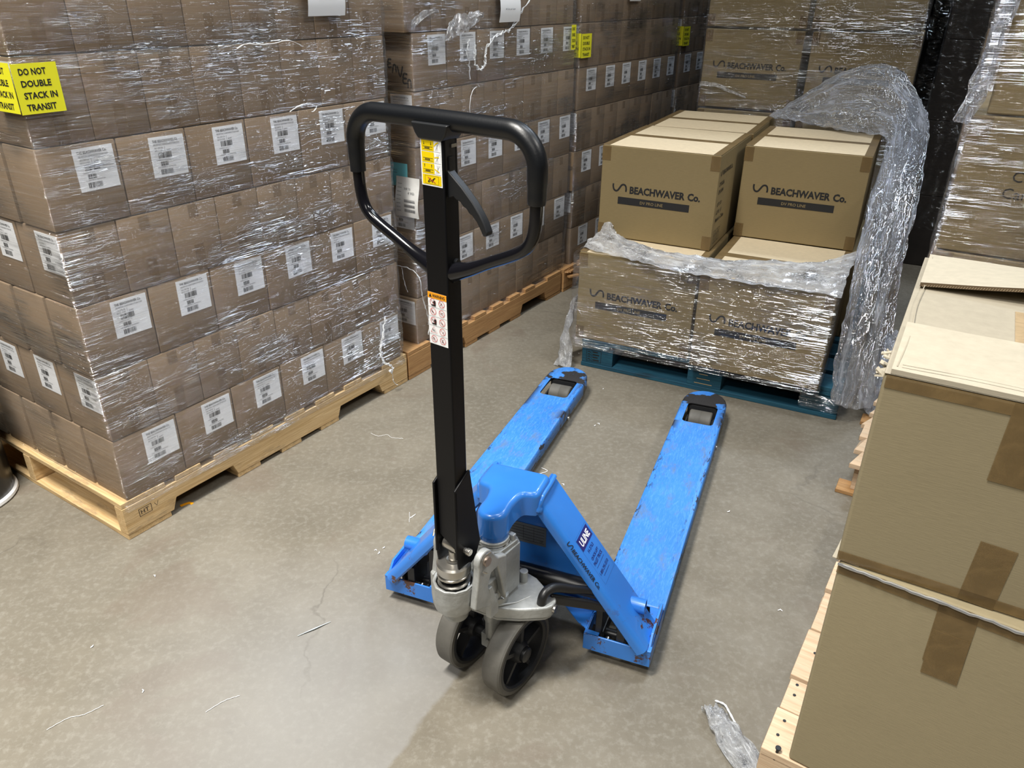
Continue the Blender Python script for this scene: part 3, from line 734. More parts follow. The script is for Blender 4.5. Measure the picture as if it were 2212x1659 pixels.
# felt-pen handwriting on a carton of the second load
mb = MB()
def letter(pts, x, y, s): stroke(mb, spline([(x + p[0] * s, y + p[1] * s) for p in pts], 4), .0062, 0)
W_s = [(0, 1), (.15, .1), (.35, .8), (.5, .05), (.8, 1)]
E_s = [(.6, .9), (.2, .95), (.05, .55), (.5, .5), (.05, .45), (.1, .05), (.6, .1)]
for k, (pts, x, y, s) in enumerate(((W_s, .0, .075, .045), (E_s, .048, .062, .03), ([(0, 0), (.2, .8), (.5, .9), (.6, .1), (.55, .9)], .068, .045, .03), ([(0, 1), (.35, .0), (.7, 1)], .092, .035, .035), (E_s, .115, .012, .036), ([(0, 0), (.05, .9), (.45, .85), (.5, 0)], .138, .0, .028), ([(-.9, 1.2), (-.7, .3), (-.5, .1)], .0, .10, .04))):
    letter(pts, x, y, s)
hw = [o for o in COL.objects if o.get('label', '') == 'labelled carton, sixth layer up, first along aisle side, second load from left'][0]
link('handwriting', mb.mesh('handwriting', [M_BLACKINK], False), hw, (-CW / 2 - .0012, .090, .012), (pi / 2, 0, -pi / 2))
hw['label'] = 'labelled corner carton with black felt-pen scrawl, sixth layer up, second load from left'

# ------------------------------------------------------------------ big printed boxes
def big_box(w_, d_, h_, mat=M_BWBOX, topmat=M_BWTOP, flaps=True):
    mb = MB(); mb.box(0, w_, 0, d_, 0, h_)
    return mb.mesh('box_body', [mat])
BWW, BWD, BWH = .472, .55, .366
LOGO_S = [(0, .95), (-.005, .62), (.06, .25), (.20, .08), (.36, .16), (.50, .50), (.64, .84), (.80, .93), (.94, .78), (1.0, .40), (.985, .08)]
def bw_print():
    mb = MB(); w_ = BWW
    lx, lw, ty, th = .055, .11, .185, .034
    stroke(mb, spline([(lx + p[0] * .055, ty + .004 + p[1] * .032) for p in LOGO_S], 5), .0068, 0)
    put_text(mb, 'BEACHWAVER', .125, ty, w=.226, h=.030, mat=0, bold=.040)
    put_text(mb, 'Co.', .361, ty, w=.05, h=.030, mat=0, bold=.040)
    rect(mb, .078, .372, .140, .169, 0)
    put_text(mb, 'DV PRO LINE', .172, .148, w=.094, h=.012, mat=1, z=.0004, bold=.01)
    return mb.mesh('printed_logo', [M_BLACKINK, M_BWBOX], False)
BW_PRINT = bw_print()
def bw_side():
    mb = MB()
    stroke(mb, spline([(.03 + p[0] * .03, .285 + p[1] * .02) for p in LOGO_S], 5), .004, 0)
    put_text(mb, 'BEACHWAVER Co.', .07, .285, w=.16, h=.018, bold=.02, mat=0)
    for k, s in enumerate(('DVS636', 'DVS494', 'QTY: 20', 'G.W.: 11', 'Made in China')):
        put_text(mb, s, .03, .245 - .030 * k - (.02 if k > 1 else 0), h=.017, mat=0, bold=.01)
    return mb.mesh('side_print', [M_BLACKINK], False)
BW_SIDE = bw_side()
mb = MB(); x0 = 0
for a, b, c, d in ((x0, x0 + .031, .02, .0215), (x0, x0 + .031, .0685, .07), (x0, x0 + .0015, .02, .07), (x0 + .0295, x0 + .031, .02, .07)): rect(mb, a, b, c, d, 0)
stroke(mb, [(.0155, .028), (.0155, .05)], .003, 0); stroke(mb, [(.009, .05), (.0155, .062), (.022, .05), (.009, .05)], .0025, 0)
ICON = mb.mesh('handling_icon', [M_BLACKINK], False)
def bw_box(loc_fr, label, rz=0.0, top=True, sideprint=False, group='big printed boxes', w_=BWW, d_=BWD, h_=BWH):
    T = thing('shipping_box', label, 'box', loc_fr, rz, group)
    link('box_body', BODY, T, (0, 0, 0), (0, 0, 0), .004, 2)
    link('printed_logo', BW_PRINT, T, (0, -.0006, 0), (pi / 2, 0, 0))
    if sideprint:
        link('side_print', BW_SIDE, T, (w_ + .0006, .0, 0), (pi / 2, 0, pi / 2))['kind'] = 'stuff'; [link('handling_icon', ICON, T, (w_ + .0006, .03 + .035 * k, 0), (pi / 2, 0, pi / 2)) for k in range(3)]
    if top:
        link('flap', FLAP, T, (0, 0, h_), (0, 0, 0), .001, 1); link('flap', FLAP, T, (0, d_ / 2 + .0015, h_), (0, 0, 0), .001, 1)
        link('packing_tape', TTOP, T, (0, 0, h_ + .0025))
        link('packing_tape', TLEFT, T, (0, 0, h_ + .0027)); link('packing_tape', TLEFT, T, (w_ - .03, 0, h_ + .0027))
    for x, s in ((.0, 1), (w_ - .036, 1)):
        link('packing_tape', TCORN, T, (x, -.0008, h_ - .058)); link('packing_tape', TCORN, T, (x, -.0008, .0))
    return T
BODY = big_box(BWW, BWD, BWH)
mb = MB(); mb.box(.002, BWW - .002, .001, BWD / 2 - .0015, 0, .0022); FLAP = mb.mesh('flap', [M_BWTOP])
mb = MB(); mb.box(0, BWW, BWD / 2 - .024, BWD / 2 + .024, 0, .0003); TTOP = mb.mesh('packing_tape', [M_TAPE], False)
mb = MB(); mb.box(0, .03, .0, BWD, 0, .0003); TLEFT = mb.mesh('packing_tape', [M_TAPE], False)
mb = MB(); mb.box(0, .036, 0, .0003, 0, .055); TCORN = mb.mesh('packing_tape', [M_TAPE], False)
rb = radians(PB[2])
def bwp(u, v, z): return L2W(PB, u, v, z)
ZB = .125
bw_box(bwp(-.030, .0, .1255), 'film-covered printed tan box, lower left of the middle pallet', rb, group=None)
bw_box(bwp(.462, -.045, .1255), 'film-covered printed tan box, lower right of the middle pallet', rb - .008, group=None)
bw_box(bwp(-.030, .556, .1255), 'tan box behind the lower left printed box on the middle pallet', rb, top=False, group=None)
bw_box(bwp(.515, .512, .1255), 'tan box behind the lower right printed box on the middle pallet', rb, top=False, group=None)
ZU = .497
bw_box(bwp(-.045, .235, ZU), 'bare printed tan box, upper left front of the middle pallet, scuffed lettering', rb - .01, sideprint=True, group=None)
bw_box(bwp(-.035, .795, ZU), 'bare tan box behind the upper left printed box on the middle pallet', rb + .01, group=None)
bw_box(bwp(.462, .500, ZU), 'bare printed tan box, upper right of the middle pallet, nicked top edge', rb, group=None)

# wrapped load standing behind the middle pallet
PK = (*L2W(PB, .022, 1.46)[:2], PB[2])
T = thing('wooden_pallet', 'hidden pallet under the tall wrapped printed boxes at the back', 'pallet', (PK[0], PK[1], 0), radians(PK[2]))
b = board(1.016, .12, .018, 5).mesh('deck_board', [M_BLUEWOOD])
for k in range(7): link('deck_board', b, T, (0, k * .15, .104), (0, 0, 0))
bl = MB(); bl.box(0, .14, 0, .14, 0, .104); blm = bl.mesh('block', [M_BLUEWOOD])
for y in (0.0, .45, .88):
    for x in (0.0, .438, .876): link('block', blm, T, (x, y, .0))
for t in range(6):  # upper tiers are out of view, added to shade the loads behind
    for c in range(2):
        jx = (.012 if (t == 2 and c == 1) else 0)
        lab = 'film-wrapped printed tan box, %s, %s column of the tall stack at the back' % (LAY[t + 1], 'left' if c == 0 else 'right')
        h_ = .1225 + t * .3775
        bw_box(L2W(PK, c * .497 + jx, 0 + .004 * t, h_), lab, radians(PK[2]), top=(t == 5), group=None)
def rect_wrap(fr, u0, u1, v0, v1, z0, z1, mat, seed, hb=.375, zb=.122, wav=.004, off=.006, sides='slr'):
    path = []
    U_, V_ = u1 - u0, v1 - v0
    if 's' in sides: path += [(0, 1 - i / 20, 's') for i in range(20)]
    path += [(i / 60, 0, 'l') for i in range(61)]
    if 'r' in sides: path += [(1, i / 24, 'e') for i in range(1, 25)]
    nz = int((z1 - z0) / .014); P = []; U = []; s = 0; prev = None
    for a, b, kd in path:
        q = Vector((a * U_, b * V_, 0)); s += 0 if prev is None else (q - prev).length; prev = q
        for j in range(nz + 1):
            z = z0 + (z1 - z0) * j / nz; t = (z - zb) / hb; f_ = t - math.floor(t)
            pk = -.004 * math.exp(-((min(f_, 1 - f_)) / .04) ** 2) if t > .1 else 0
            d = off + pk + wav * (fbm(s * 2.5 + seed, z * 14, 1) + .6 * fbm(s * 8 + seed, z * 50, 3)) * .8
            x, y = u0 + a * U_, v0 + b * V_
            if kd == 'l': y -= d
            elif kd == 's': x -= d
            else: x += d
            P.append(L2W(fr, x, y, z)[:]); U.append((s, z))
    return grid_mesh('stretch_wrap', P, len(path), nz + 1, [mat], U)
M_FILM_B = film_mat('stretch_film_shiny', .05, .60, .07, sz=110, su=1.6, angle=-.04, bdist=.004, rough=.10, bump=1.0)
M_FILM_B2 = film_mat('stretch_film_slanted', .05, .50, .05, sz=110, su=1.6, angle=-.20, bdist=.004, rough=.10, bump=1.0)
WB = tag(link('stretch_wrap', rect_wrap(PK, -.004, .980, -.003, .55, .12, 2.38, M_FILM_B, 3)), 'glossy stretch film around the tall stack of printed boxes at the back', 'plastic wrap')
crumple_strip(WB, [L2W(PK, .0, -.012, .985)[:], L2W(PK, .08, -.014, .985)[:], L2W(PK, .16, -.014, .96)[:], L2W(PK, .24, -.014, .935)[:]], [.025, .02, .016, .006], M_FILM_K, 8, amp=.005)

# film still on the lower half of the middle pallet load
WM = tag(link('stretch_wrap', rect_wrap(PB, -.034, .940, -.050, .9, .108, .500, M_FILM_B2, 6, hb=2.0, off=.004)), 'pulled-down stretch film around the lower boxes of the middle pallet', 'plastic wrap')
# left boxes sit 45 mm behind: the film bridges; gathered rope of film along the top edge
def patch(name, rows, mat, parent, ns=34, nt=90, amp=.02, seed=0, sc=1.0):
    """loose sheet lofted through rows of control points (front..back), crumpled"""
    lines = [spline(r, max(1, ns // (len(r) - 1))) for r in rows]
    m = len(lines[0]); P = []; U = []
    cols = [spline([l[i] for l in lines], max(1, nt // (len(rows) - 1))) for i in range(m)]
    n = len(cols[0])
    for i in range(m):
        for j in range(n):
            p = Vector(cols[i][j]); a, b = i / m, j / n
            # folds running along the length, plus fine crumple
            fold = .55 * fbm(a * 9 * sc + seed, b * 2.2, 2) + .3 * fbm(a * 22 * sc, b * 6 + seed, 7)
            fine = Vector((fbm(p.x * 34, p.y * 34, p.z * 22 + seed), fbm(p.x * 30 + 9, p.y * 30, p.z * 20), fbm(p.x * 30, p.y * 36 + 5, p.z * 30))) * (amp * .45)
            nn = (Vector(cols[min(i + 1, m - 1)][j]) - Vector(cols[max(i - 1, 0)][j])).cross(Vector(cols[i][min(j + 1, n - 1)]) - Vector(cols[i][max(j - 1, 0)]))
            if nn.length > 0: nn.normalize()
            q = p + nn * (fold * amp * 1.6) + fine
            if q.z < .004: q.z = .004
            P.append(q[:]); U.append((a * .5, b * 1.4))
    return link(name, grid_mesh(name, P, m, n, [mat], U), parent)
Bq = lambda u, v, z: bwp(u, v, z)[:]
rows = [
    [Bq(-.035, .035, .50), Bq(-.02, .14, .53), Bq(.0, .22, .56), Bq(.02, .26, .53)],
    [Bq(.04, .0, .503), Bq(.05, .08, .545), Bq(.06, .14, .545), Bq(.07, .17, .506)],
    [Bq(.14, -.012, .50), Bq(.15, .05, .535), Bq(.16, .09, .53), Bq(.17, .115, .503)],
    [Bq(.26, -.035, .497), Bq(.27, .02, .53), Bq(.28, .06, .52), Bq(.28, .085, .502)],
    [Bq(.40, -.055, .490), Bq(.41, .0, .53), Bq(.41, .04, .525), Bq(.41, .07, .502)],
    [Bq(.54, -.062, .488), Bq(.54, -.01, .53), Bq(.55, .05, .525), Bq(.55, .09, .505)],
    [Bq(.68, -.062, .490), Bq(.68, .0, .53), Bq(.69, .10, .525), Bq(.70, .18, .507)],
    [Bq(.82, -.060, .492), Bq(.82, .02, .535), Bq(.84, .14, .53), Bq(.85, .27, .51)],
    [Bq(.95, -.055, .490), Bq(.95, .06, .54), Bq(.96, .20, .55), Bq(.97, .33, .56)],
]
patch('gathered_film', rows, M_FILM_K, WM, amp=.017, seed=61, ns=28, nt=110)
rows = [
    [Bq(.985, -.05, .10), Bq(1.06, -.02, .07), Bq(1.13, .07, .06), Bq(1.19, .18, .10)],
    [Bq(.968, -.03, .24), Bq(1.05, .05, .26), Bq(1.10, .18, .27), Bq(1.13, .34, .26)],
    [Bq(.966, .0, .42), Bq(1.04, .14, .45), Bq(1.09, .30, .47), Bq(1.12, .50, .46)],
    [Bq(.958, .10, .55), Bq(1.03, .30, .60), Bq(1.10, .50, .64), Bq(1.13, .66, .64)],
    [Bq(.955, .34, .68), Bq(1.02, .52, .76), Bq(1.10, .68, .82), Bq(1.12, .84, .80)],
    [Bq(.965, .62, .84), Bq(1.02, .78, .90), Bq(1.09, .88, .95), Bq(1.09, 1.00, .92)],
    [Bq(.955, .84, .885), Bq(.99, .95, .97), Bq(1.03, 1.04, 1.03), Bq(1.02, 1.12, 1.03)],
    [Bq(.88, .93, .885), Bq(.91, 1.02, 1.02), Bq(.93, 1.10, 1.115), Bq(.92, 1.16, 1.12)],
    [Bq(.75, 1.00, .885), Bq(.77, 1.10, 1.02), Bq(.79, 1.17, 1.11), Bq(.79, 1.22, 1.115)],
    [Bq(.62, 1.08, .885), Bq(.63, 1.16, .97), Bq(.65, 1.22, 1.04), Bq(.65, 1.26, 1.045)],
    [Bq(.50, 1.16, .885), Bq(.50, 1.21, .91), Bq(.51, 1.25, .94), Bq(.51, 1.28, .94)],
    [Bq(.43, 1.22, .885), Bq(.43, 1.25, .89), Bq(.44, 1.28, .89), Bq(.45, 1.30, .89)],
]
tag(patch('loose_film_sheet', rows, M_FILM_L, None, amp=.022, seed=3), 'big crumpled sheet of loose clear film arching over the right of the middle pallet', 'plastic wrap')
# crumpled film heap low at the right of the blue pallet
rows = [[Bq(1.08, .10, .05), Bq(1.15, .02, .03), Bq(1.22, -.0, .02)], [Bq(1.10, .18, .16), Bq(1.20, .12, .17), Bq(1.27, .06, .10)], [Bq(1.12, .30, .24), Bq(1.22, .28, .22), Bq(1.32, .22, .15)], [Bq(1.14, .45, .20), Bq(1.24, .45, .18), Bq(1.36, .40, .08)]]
tag(patch('film_heap', rows, M_FILM_L, None, amp=.03, seed=8, ns=24, nt=40), 'crumpled clear film heap on the floor between blue pallet and near boxes', 'plastic scrap')
# film tail hanging at the left corner of the blue pallet
rows = [[Bq(-.042, .0, .29), Bq(-.05, .02, .29), Bq(-.045, .05, .29)], [Bq(-.050, -.02, .20), Bq(-.07, .0, .20), Bq(-.06, .05, .20)], [Bq(-.035, -.04, .12), Bq(-.08, -.02, .12), Bq(-.09, .03, .11)], [Bq(-.02, -.05, .05), Bq(-.07, -.04, .05), Bq(-.085, .0, .05)], [Bq(-.02, -.08, .01), Bq(-.07, -.07, .012), Bq(-.10, -.06, .008)]]
tag(patch('film_tail', rows, M_FILM_K, None, amp=.018, seed=13, ns=12, nt=50), 'crumpled film tail hanging to the floor at the blue pallet left corner', 'plastic scrap')
mb = MB(); 
o = crumple_strip(WM, [bwp(.875, -.006, .062)[:], bwp(.94, -.008, .06)[:], bwp(1.016, -.008, .058)[:], bwp(1.03, .05, .058)[:]], [.055, .06, .055, .06], M_FILM_B, 21, name='wrapped_block_film', amp=.003)
# scrap on the floor, bottom of the picture
rows = [[(.425, 1.190, .006), (.455, 1.197, .006), (.470, 1.185, .006)], [(.430, 1.165, .03), (.455, 1.165, .035), (.478, 1.150, .006)], [(.432, 1.135, .02), (.47, 1.125, .035), (.50, 1.115, .006)], [(.442, 1.09, .012), (.49, 1.075, .035), (.525, 1.062, .006)], [(.465, 1.035, .008), (.505, 1.02, .03), (.54, 1.01, .006)]]
SCR = tag(patch('film_scrap', rows, M_FILM_K, None, amp=.016, seed=23, ns=20, nt=48), 'small crumpled clear film scrap on the floor in front of the near pallet', 'plastic scrap')
mb = MB(); mb.tube(spline([(.462, 1.215, .004), (.478, 1.20, .01), (.483, 1.18, .012), (.49, 1.15, .01)], 6), [.0015 + .0012 * abs(sin(i)) for i in range(19)], 6)
link('film_strand', mb.mesh('film_strand', [M_STRAND]), SCR)

# ------------------------------------------------------------------ near boxes, right foreground
NP = (.487, 1.0066, -32.3)
T = thing('wooden_pallet', 'pale new-looking pallet with nail heads under the two big near boxes', 'pallet', (NP[0], NP[1], 0), radians(NP[2]))
sm = MB(); sm.box(0, 1.0, -.019, .019, 0, .089); smm = sm.mesh('stringer', [M_PALEPINE])
for y in (.02, .50, .98): link('stringer', smm, T, (-.0, y + .0, .014), (0, 0, 0), .002, 1)
sb = MB(); sb.box(0, .9, 0, .14, 0, .018); sbm = sb.mesh('deck_board', [M_PALEPINE])
for k, (y, w_, x) in enumerate(((.0, .114, 0), (.1155, .088, .004), (.213, .157, .0), (.375, .14, .003), (.53, .12, .0), (.66, .12, .004), (.80, .1, .0), (.9, .1, 0))):
    q = MB(); q.box(0, .9, 0, w_, 0, .0175); link('deck_board', q.mesh('deck_board', [M_PALEPINE]), T, (x, y, .1035), (0, 0, 0), .002, 1)
q = MB(); q.box(0, .09, 0, 1.0, 0, .014); qm = q.mesh('bottom_board', [M_PALEPINE])
for x in (.004, .4, .8): link('bottom_board', qm, T, (x, 0, 0), (0, 0, 0), .002, 1)
q = MB(); 
for x, y in ((.02, .045), (.022, .085), (.022, .16), (.02, .19), (.03, .30)): q.cyl((x, y, .121), (x, y, .1225), .0032, n=10)
q.cyl((.028, .004, .10), (.03, .006, .132), .0028, n=10); q.cyl((.03, .006, .131), (.03, .006, .134), .0055, n=10)
link('nail', q.mesh('nail', [M_RIM]), T)['kind'] = 'stuff'

def near_box(name, label, x, y, z, deg, w_, d_, h_, closed):
    T = thing(name, label, 'box', (x, y, z), radians(deg))
    mb = MB(); n = .004
    if closed: mb.box(0, w_, 0, d_, 0, h_)
    else:
        mb.box(0, w_, 0, d_, 0, h_ - .006)
    link('box_body', mb.mesh('box_body', [M_NEARBOX]), T, (0, 0, 0), (0, 0, 0), .006, 3)
    return T
NB1 = near_box('shipping_box', 'large plain kraft box with torn brown tape, lower of the near pair', .531, .982, .1215, -35, .40, .62, .475, True)
NB2 = near_box('shipping_box', 'large plain kraft box with lifted flaps, upper of the near pair', .528, .986, .600, -30, .40, .62, .340, False)
def strip(name, T, x0, x1, z0, z1, rot=0.0, y=-.0012, mat=M_TAPE):
    q = MB(); q.box(0, x1 - x0, 0, .0003, 0, z1 - z0); return link(name, q.mesh(name, [mat], False), T, (x0, y, z0), (0, rot, 0))
strip('packing_tape', NB1, .152, .206, .355, .474, -.02); strip('packing_tape', NB1, .155, .207, .33, .42, -.03, -.0017)
strip('packing_tape', NB1, .0, .40, .455, .475)
strip('packing_tape', NB2, .174, .222, .0, .11, .04); strip('packing_tape', NB2, 0, .4, 0, .018); strip('packing_tape', NB2, .004, .40, .314, .334)
strip('packing_tape', NB2, .160, .21, .21, .334, .02, -.0017)
# clear film line squeezed between the two boxes and round the rims
q = MB(); pts = [Vector((.0 + .4 * i / 40, -.004 - .004 * abs(fbm(i * .5, 1, 1)), .4745 + .004 * fbm(i * .3, 2, 2))) for i in range(41)]
q.tube([p[:] for p in pts], [.0022 + .002 * abs(fbm(i * .7, 4, 1)) for i in range(41)], 8)
link('film_edge', q.mesh('film_edge', [M_FILM_K]), NB1)
# crumpled flap corner poking out between the boxes
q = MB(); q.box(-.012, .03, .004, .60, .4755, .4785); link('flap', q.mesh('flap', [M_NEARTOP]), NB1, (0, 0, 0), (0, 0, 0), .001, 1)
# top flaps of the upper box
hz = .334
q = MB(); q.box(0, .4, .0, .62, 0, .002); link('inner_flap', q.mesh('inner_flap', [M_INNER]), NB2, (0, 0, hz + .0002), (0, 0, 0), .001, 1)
def lifted(y0, y1, lift0, lift1, n=14, m=10):
    """corrugated flap, hinge at y1, free edge lifted by lift0 (left) .. lift1 (right)"""
    P = []; fs = []; q = MB()
    for i in range(n + 1):
        for j in range(m + 1):
            a, b = i / n, j / m
            x = .008 + .392 * a; y = y0 + (y1 - y0) * b; k = (1 - b)
            z = (lift0 + (lift1 - lift0) * min(1, a * 1.6)) * k + .0015 * fbm(x * 9, y * 9, 2)
            P.append((x, y, z)); 
    N = len(P); th = .0075
    P2_ = P + [(p[0], p[1], p[2] + th) for p in P]
    g = lambda i, j, o=0: i * (m + 1) + j + o
    for i in range(n):
        for j in range(m):
            fs.append((g(i, j), g(i, j + 1), g(i + 1, j + 1), g(i + 1, j))); fs.append((g(i, j, N), g(i + 1, j, N), g(i + 1, j + 1, N), g(i, j + 1, N)))
    top = len(fs); es = []
    for i in range(n):
        es.append((g(i, 0), g(i + 1, 0), g(i + 1, 0, N), g(i, 0, N))); es.append((g(i, m), g(i, m, N), g(i + 1, m, N), g(i + 1, m)))
    for j in range(m):
        es.append((g(0, j), g(0, j, N), g(0, j + 1, N), g(0, j + 1))); es.append((g(n, j), g(n, j + 1), g(n, j + 1, N), g(n, j, N)))
    q.add(P2_, fs, 0); b0 = len(q.v); q.f += es; q.m += [1] * len(es)
    return q
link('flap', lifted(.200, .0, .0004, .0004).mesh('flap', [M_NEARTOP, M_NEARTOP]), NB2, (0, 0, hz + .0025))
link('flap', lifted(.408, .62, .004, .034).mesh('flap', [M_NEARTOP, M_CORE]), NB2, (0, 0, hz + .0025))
q = MB(); q.box(.0, .5 * .48, 0, .165, 0, .0004); link('packing_tape', q.mesh('packing_tape', [tape_mat('pale_tape', (.46, .34, .20), .8)], False), NB2, (.160, .203, hz + .0028))
q = MB()
for x_, y0, y1 in ((.014, .012, .60),): stroke(q, spline([(x_, y0), (x_ + .004, .15), (x_ - .001, .3), (x_ + .003, .45), (x_, y1)], 6), .0016, 0, .0001)
for y_ in (.012, .022): stroke(q, spline([(.02, y_), (.12, y_ + .004), (.25, y_ + .001), (.39, y_ + .003)], 6), .0012, 0, .0001)
link('crease', q.mesh('crease', [M_INNER], False), NB2, (0, 0, hz + .0105))
# zigzag flutes in the raised edge
q = MB(); n = 90
for i in range(n): 
    a = i / n; x = .012 + .385 * a; l0 = .004 + .030 * min(1, a * 1.6)
    q.add([(x, -.0006, l0 + .0008), (x + .0022, -.0006, l0 + .0047), (x + .0028, -.0006, l0 + .0047), (x + .0006, -.0006, l0 + .0008)], [(0, 1, 2, 3)])
link('flute_edge', q.mesh('flute_edge', [M_BWTOP], False), NB2, (0, .4075, hz + .0025))['kind'] = 'stuff'
# crushed corner
q = MB(); rnd = random.Random(4)
for k in range(14):
    Mx = Matrix.Translation((rnd.uniform(-.006, .004), .01 + k * .0065, hz - .004 + rnd.uniform(-.006, .004))) @ Matrix.Rotation(rnd.uniform(-.8, .8), 4, 'Y') @ Matrix.Rotation(rnd.uniform(-.5, .5), 4, 'X')
    q.box(-.008, .007, -.004, .004, -.001, .0015, 0, Mx)
link('crushed_corner', q.mesh('crushed_corner', [M_NEARTOP], False), NB2)

# ------------------------------------------------------------------ right-hand loads behind
G2 = (1.055, 2.02, -30.0)
T = thing('wooden_pallet', 'broken weathered pallet with splintered board ends behind the near boxes', 'pallet', (G2[0], G2[1], 0), radians(G2[2]))
rnd = random.Random(11)
for k in range(3):
    q = MB(); q.box(0, 1.0, 0, .04, 0, .09); link('stringer', q.mesh('stringer', [M_PALEPINE]), T, (.01, .02 + k * .46, .014), (0, 0, 0), .002, 1)
for k, y in enumerate((-.01, .085, .18, .27, .365, .46, .58, .70, .82, .91)):
    q = MB(); L = 1.0; e = rnd.uniform(-.025, .012); wdd = rnd.choice((.07, .085, .09)); q.add([(e, 0, 0), (L, 0, 0), (L, wdd, 0), (e + rnd.uniform(0, .03), wdd, 0), (e, 0, .017), (L, 0, .017), (L, wdd, .017), (e + rnd.uniform(0, .03), wdd, .017)], [(3, 2, 1, 0), (4, 5, 6, 7), (0, 1, 5, 4), (1, 2, 6, 5), (2, 3, 7, 6), (3, 0, 4, 7)])
    link('deck_board', q.mesh('deck_board', [M_PALEPINE]), T, (0, y, .1045), (0, 0, 0), .002, 1)
for y in (0, .5): 
    q = MB(); q.box(-.03, 1.0, 0, .07, 0, .014); link('bottom_board', q.mesh('bottom_board', [M_PINE2]), T, (0, y, 0), (0, 0, rnd.uniform(-.02, .02)), .002, 1)
GR = (1.12, 2.005, -31.0)
q = MB(); q.box(0, .5, 0, .6, 0, .340); RB = q.mesh('box_body', [M_BWBOX])
def r_print():
    mb = MB()
    for k, s in enumerate(('QTY: 60 PCS', 'G.W.: 14.2 KG', 'Carton Size: 50x40', 'Carton No.: 12')):
        put_text(mb, s, .148 - .012 * k, .275 - .042 * k, h=.026, mat=0)
    return mb.mesh('printed_lines', [M_BLACKINK], False)
RP = r_print()
for t, (z, dx) in enumerate(((.1225, .0), (.466, .0), (.8095, .005), (1.153, .035))):
    T = thing('shipping_box', 'film-wrapped tan box, %s, in the right-hand stack behind the near boxes' % (LAY[t + 1]), 'box', L2W(GR, dx, 0, z)[:], radians(GR[2]))
    link('box_body', RB, T, (0, 0, 0), (0, 0, 0), .005, 2)
    if t in (2,): link('printed_lines', RP, T, (0, -.001, 0), (pi / 2, 0, 0))
    for x in (0.0, .45): 
        q = MB(); q.box(0, .05, 0, .0003, 0, .07); link('packing_tape', q.mesh('packing_tape', [M_TAPEF], False), T, (x, -.001, .27))
WR = tag(link('stretch_wrap', rect_wrap(GR, -.004, .52, -.004, .6, .10, 1.49, M_FILM_B, 31, hb=.3435, wav=.005)), 'shiny stretch film around the right-hand stack behind the near boxes', 'plastic wrap')
rows = [[L2W(GR, .0, -.012, 1.13)[:], L2W(GR, -.03, .03, 1.13)[:], L2W(GR, -.02, .12, 1.14)[:]], [L2W(GR, .02, -.02, 1.2)[:], L2W(GR, -.02, .02, 1.2)[:], L2W(GR, .0, .12, 1.22)[:]], [L2W(GR, .035, -.02, 1.30)[:], L2W(GR, .0, .03, 1.30)[:], L2W(GR, .02, .12, 1.3)[:]], [L2W(GR, .05, -.02, 1.45)[:], L2W(GR, .02, .03, 1.45)[:], L2W(GR, .03, .12, 1.45)[:]]]
patch('bulging_film', rows, M_FILM_L, WR, amp=.018, seed=33, ns=14, nt=40)
# taller stack still further back on the right
G3 = (1.60, 2.89, -31.0)
q = MB(); q.box(0, .52, 0, .5, 0, .395); R3 = q.mesh('box_body', [M_CARTON])
T = thing('wooden_pallet', 'dark pallet under the plain brown boxes at the far right', 'pallet', (G3[0], G3[1], 0), radians(G3[2]))
for k in range(7):
    q = MB(); q.box(0, 1.0, 0, .1, 0, .018); link('deck_board', q.mesh('deck_board', [M_PINE2]), T, (0, k * .14, .104))
for k in range(3):
    q = MB(); q.box(0, 1.0, 0, .04, 0, .104); link('stringer', q.mesh('stringer', [M_PINE2]), T, (0, k * .45, .0))
for t in range(4):
    T = thing('shipping_box', 'plain brown box, %s, in the far right stack' % LAY[t + 1], 'box', L2W(G3, .012 * (t % 2), 0, .1225 + .3955 * t)[:], radians(G3[2]))
    link('box_body', R3, T, (0, 0, 0), (0, 0, 0), .005, 2)
    q = MB(); q.box(.0, .0003, .0, .05, 0, .395); link('packing_tape', q.mesh('packing_tape', [M_TAPEF], False), T, (-.001, .05, 0))
tag(link('stretch_wrap', rect_wrap(G3, .0, .53, -.004, .5, .12, 1.70, M_FILM, 41, hb=.3955, wav=.005)), 'dull stretch film around the plain brown boxes at the far right', 'plastic wrap')
# shadowed load between, with a long loose film hanging from it
G4 = (*L2W(PB, 1.10, 2.15)[:2], PB[2])
q = MB(); q.box(0, .45, 0, .5, 0, .40); R4 = q.mesh('box_body', [plain('dark_carton', (.02, .016, .013), .9, var=.2)])  # carton colour taken near black to stand in for shade in the gap
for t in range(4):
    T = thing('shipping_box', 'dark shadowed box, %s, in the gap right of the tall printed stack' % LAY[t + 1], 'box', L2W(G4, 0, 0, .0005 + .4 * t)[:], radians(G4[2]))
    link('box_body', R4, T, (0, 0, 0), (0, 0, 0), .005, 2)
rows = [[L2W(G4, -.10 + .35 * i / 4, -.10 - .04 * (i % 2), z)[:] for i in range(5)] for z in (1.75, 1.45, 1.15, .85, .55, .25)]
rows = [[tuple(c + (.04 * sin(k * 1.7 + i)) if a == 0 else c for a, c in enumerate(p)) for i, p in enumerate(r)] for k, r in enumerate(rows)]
tag(patch('loose_film_sheet', rows, M_FILM_SHADED, None, amp=.04, seed=51, ns=24, nt=60), 'dim loose film hanging in the dark gap right of the tall printed stack', 'plastic wrap')

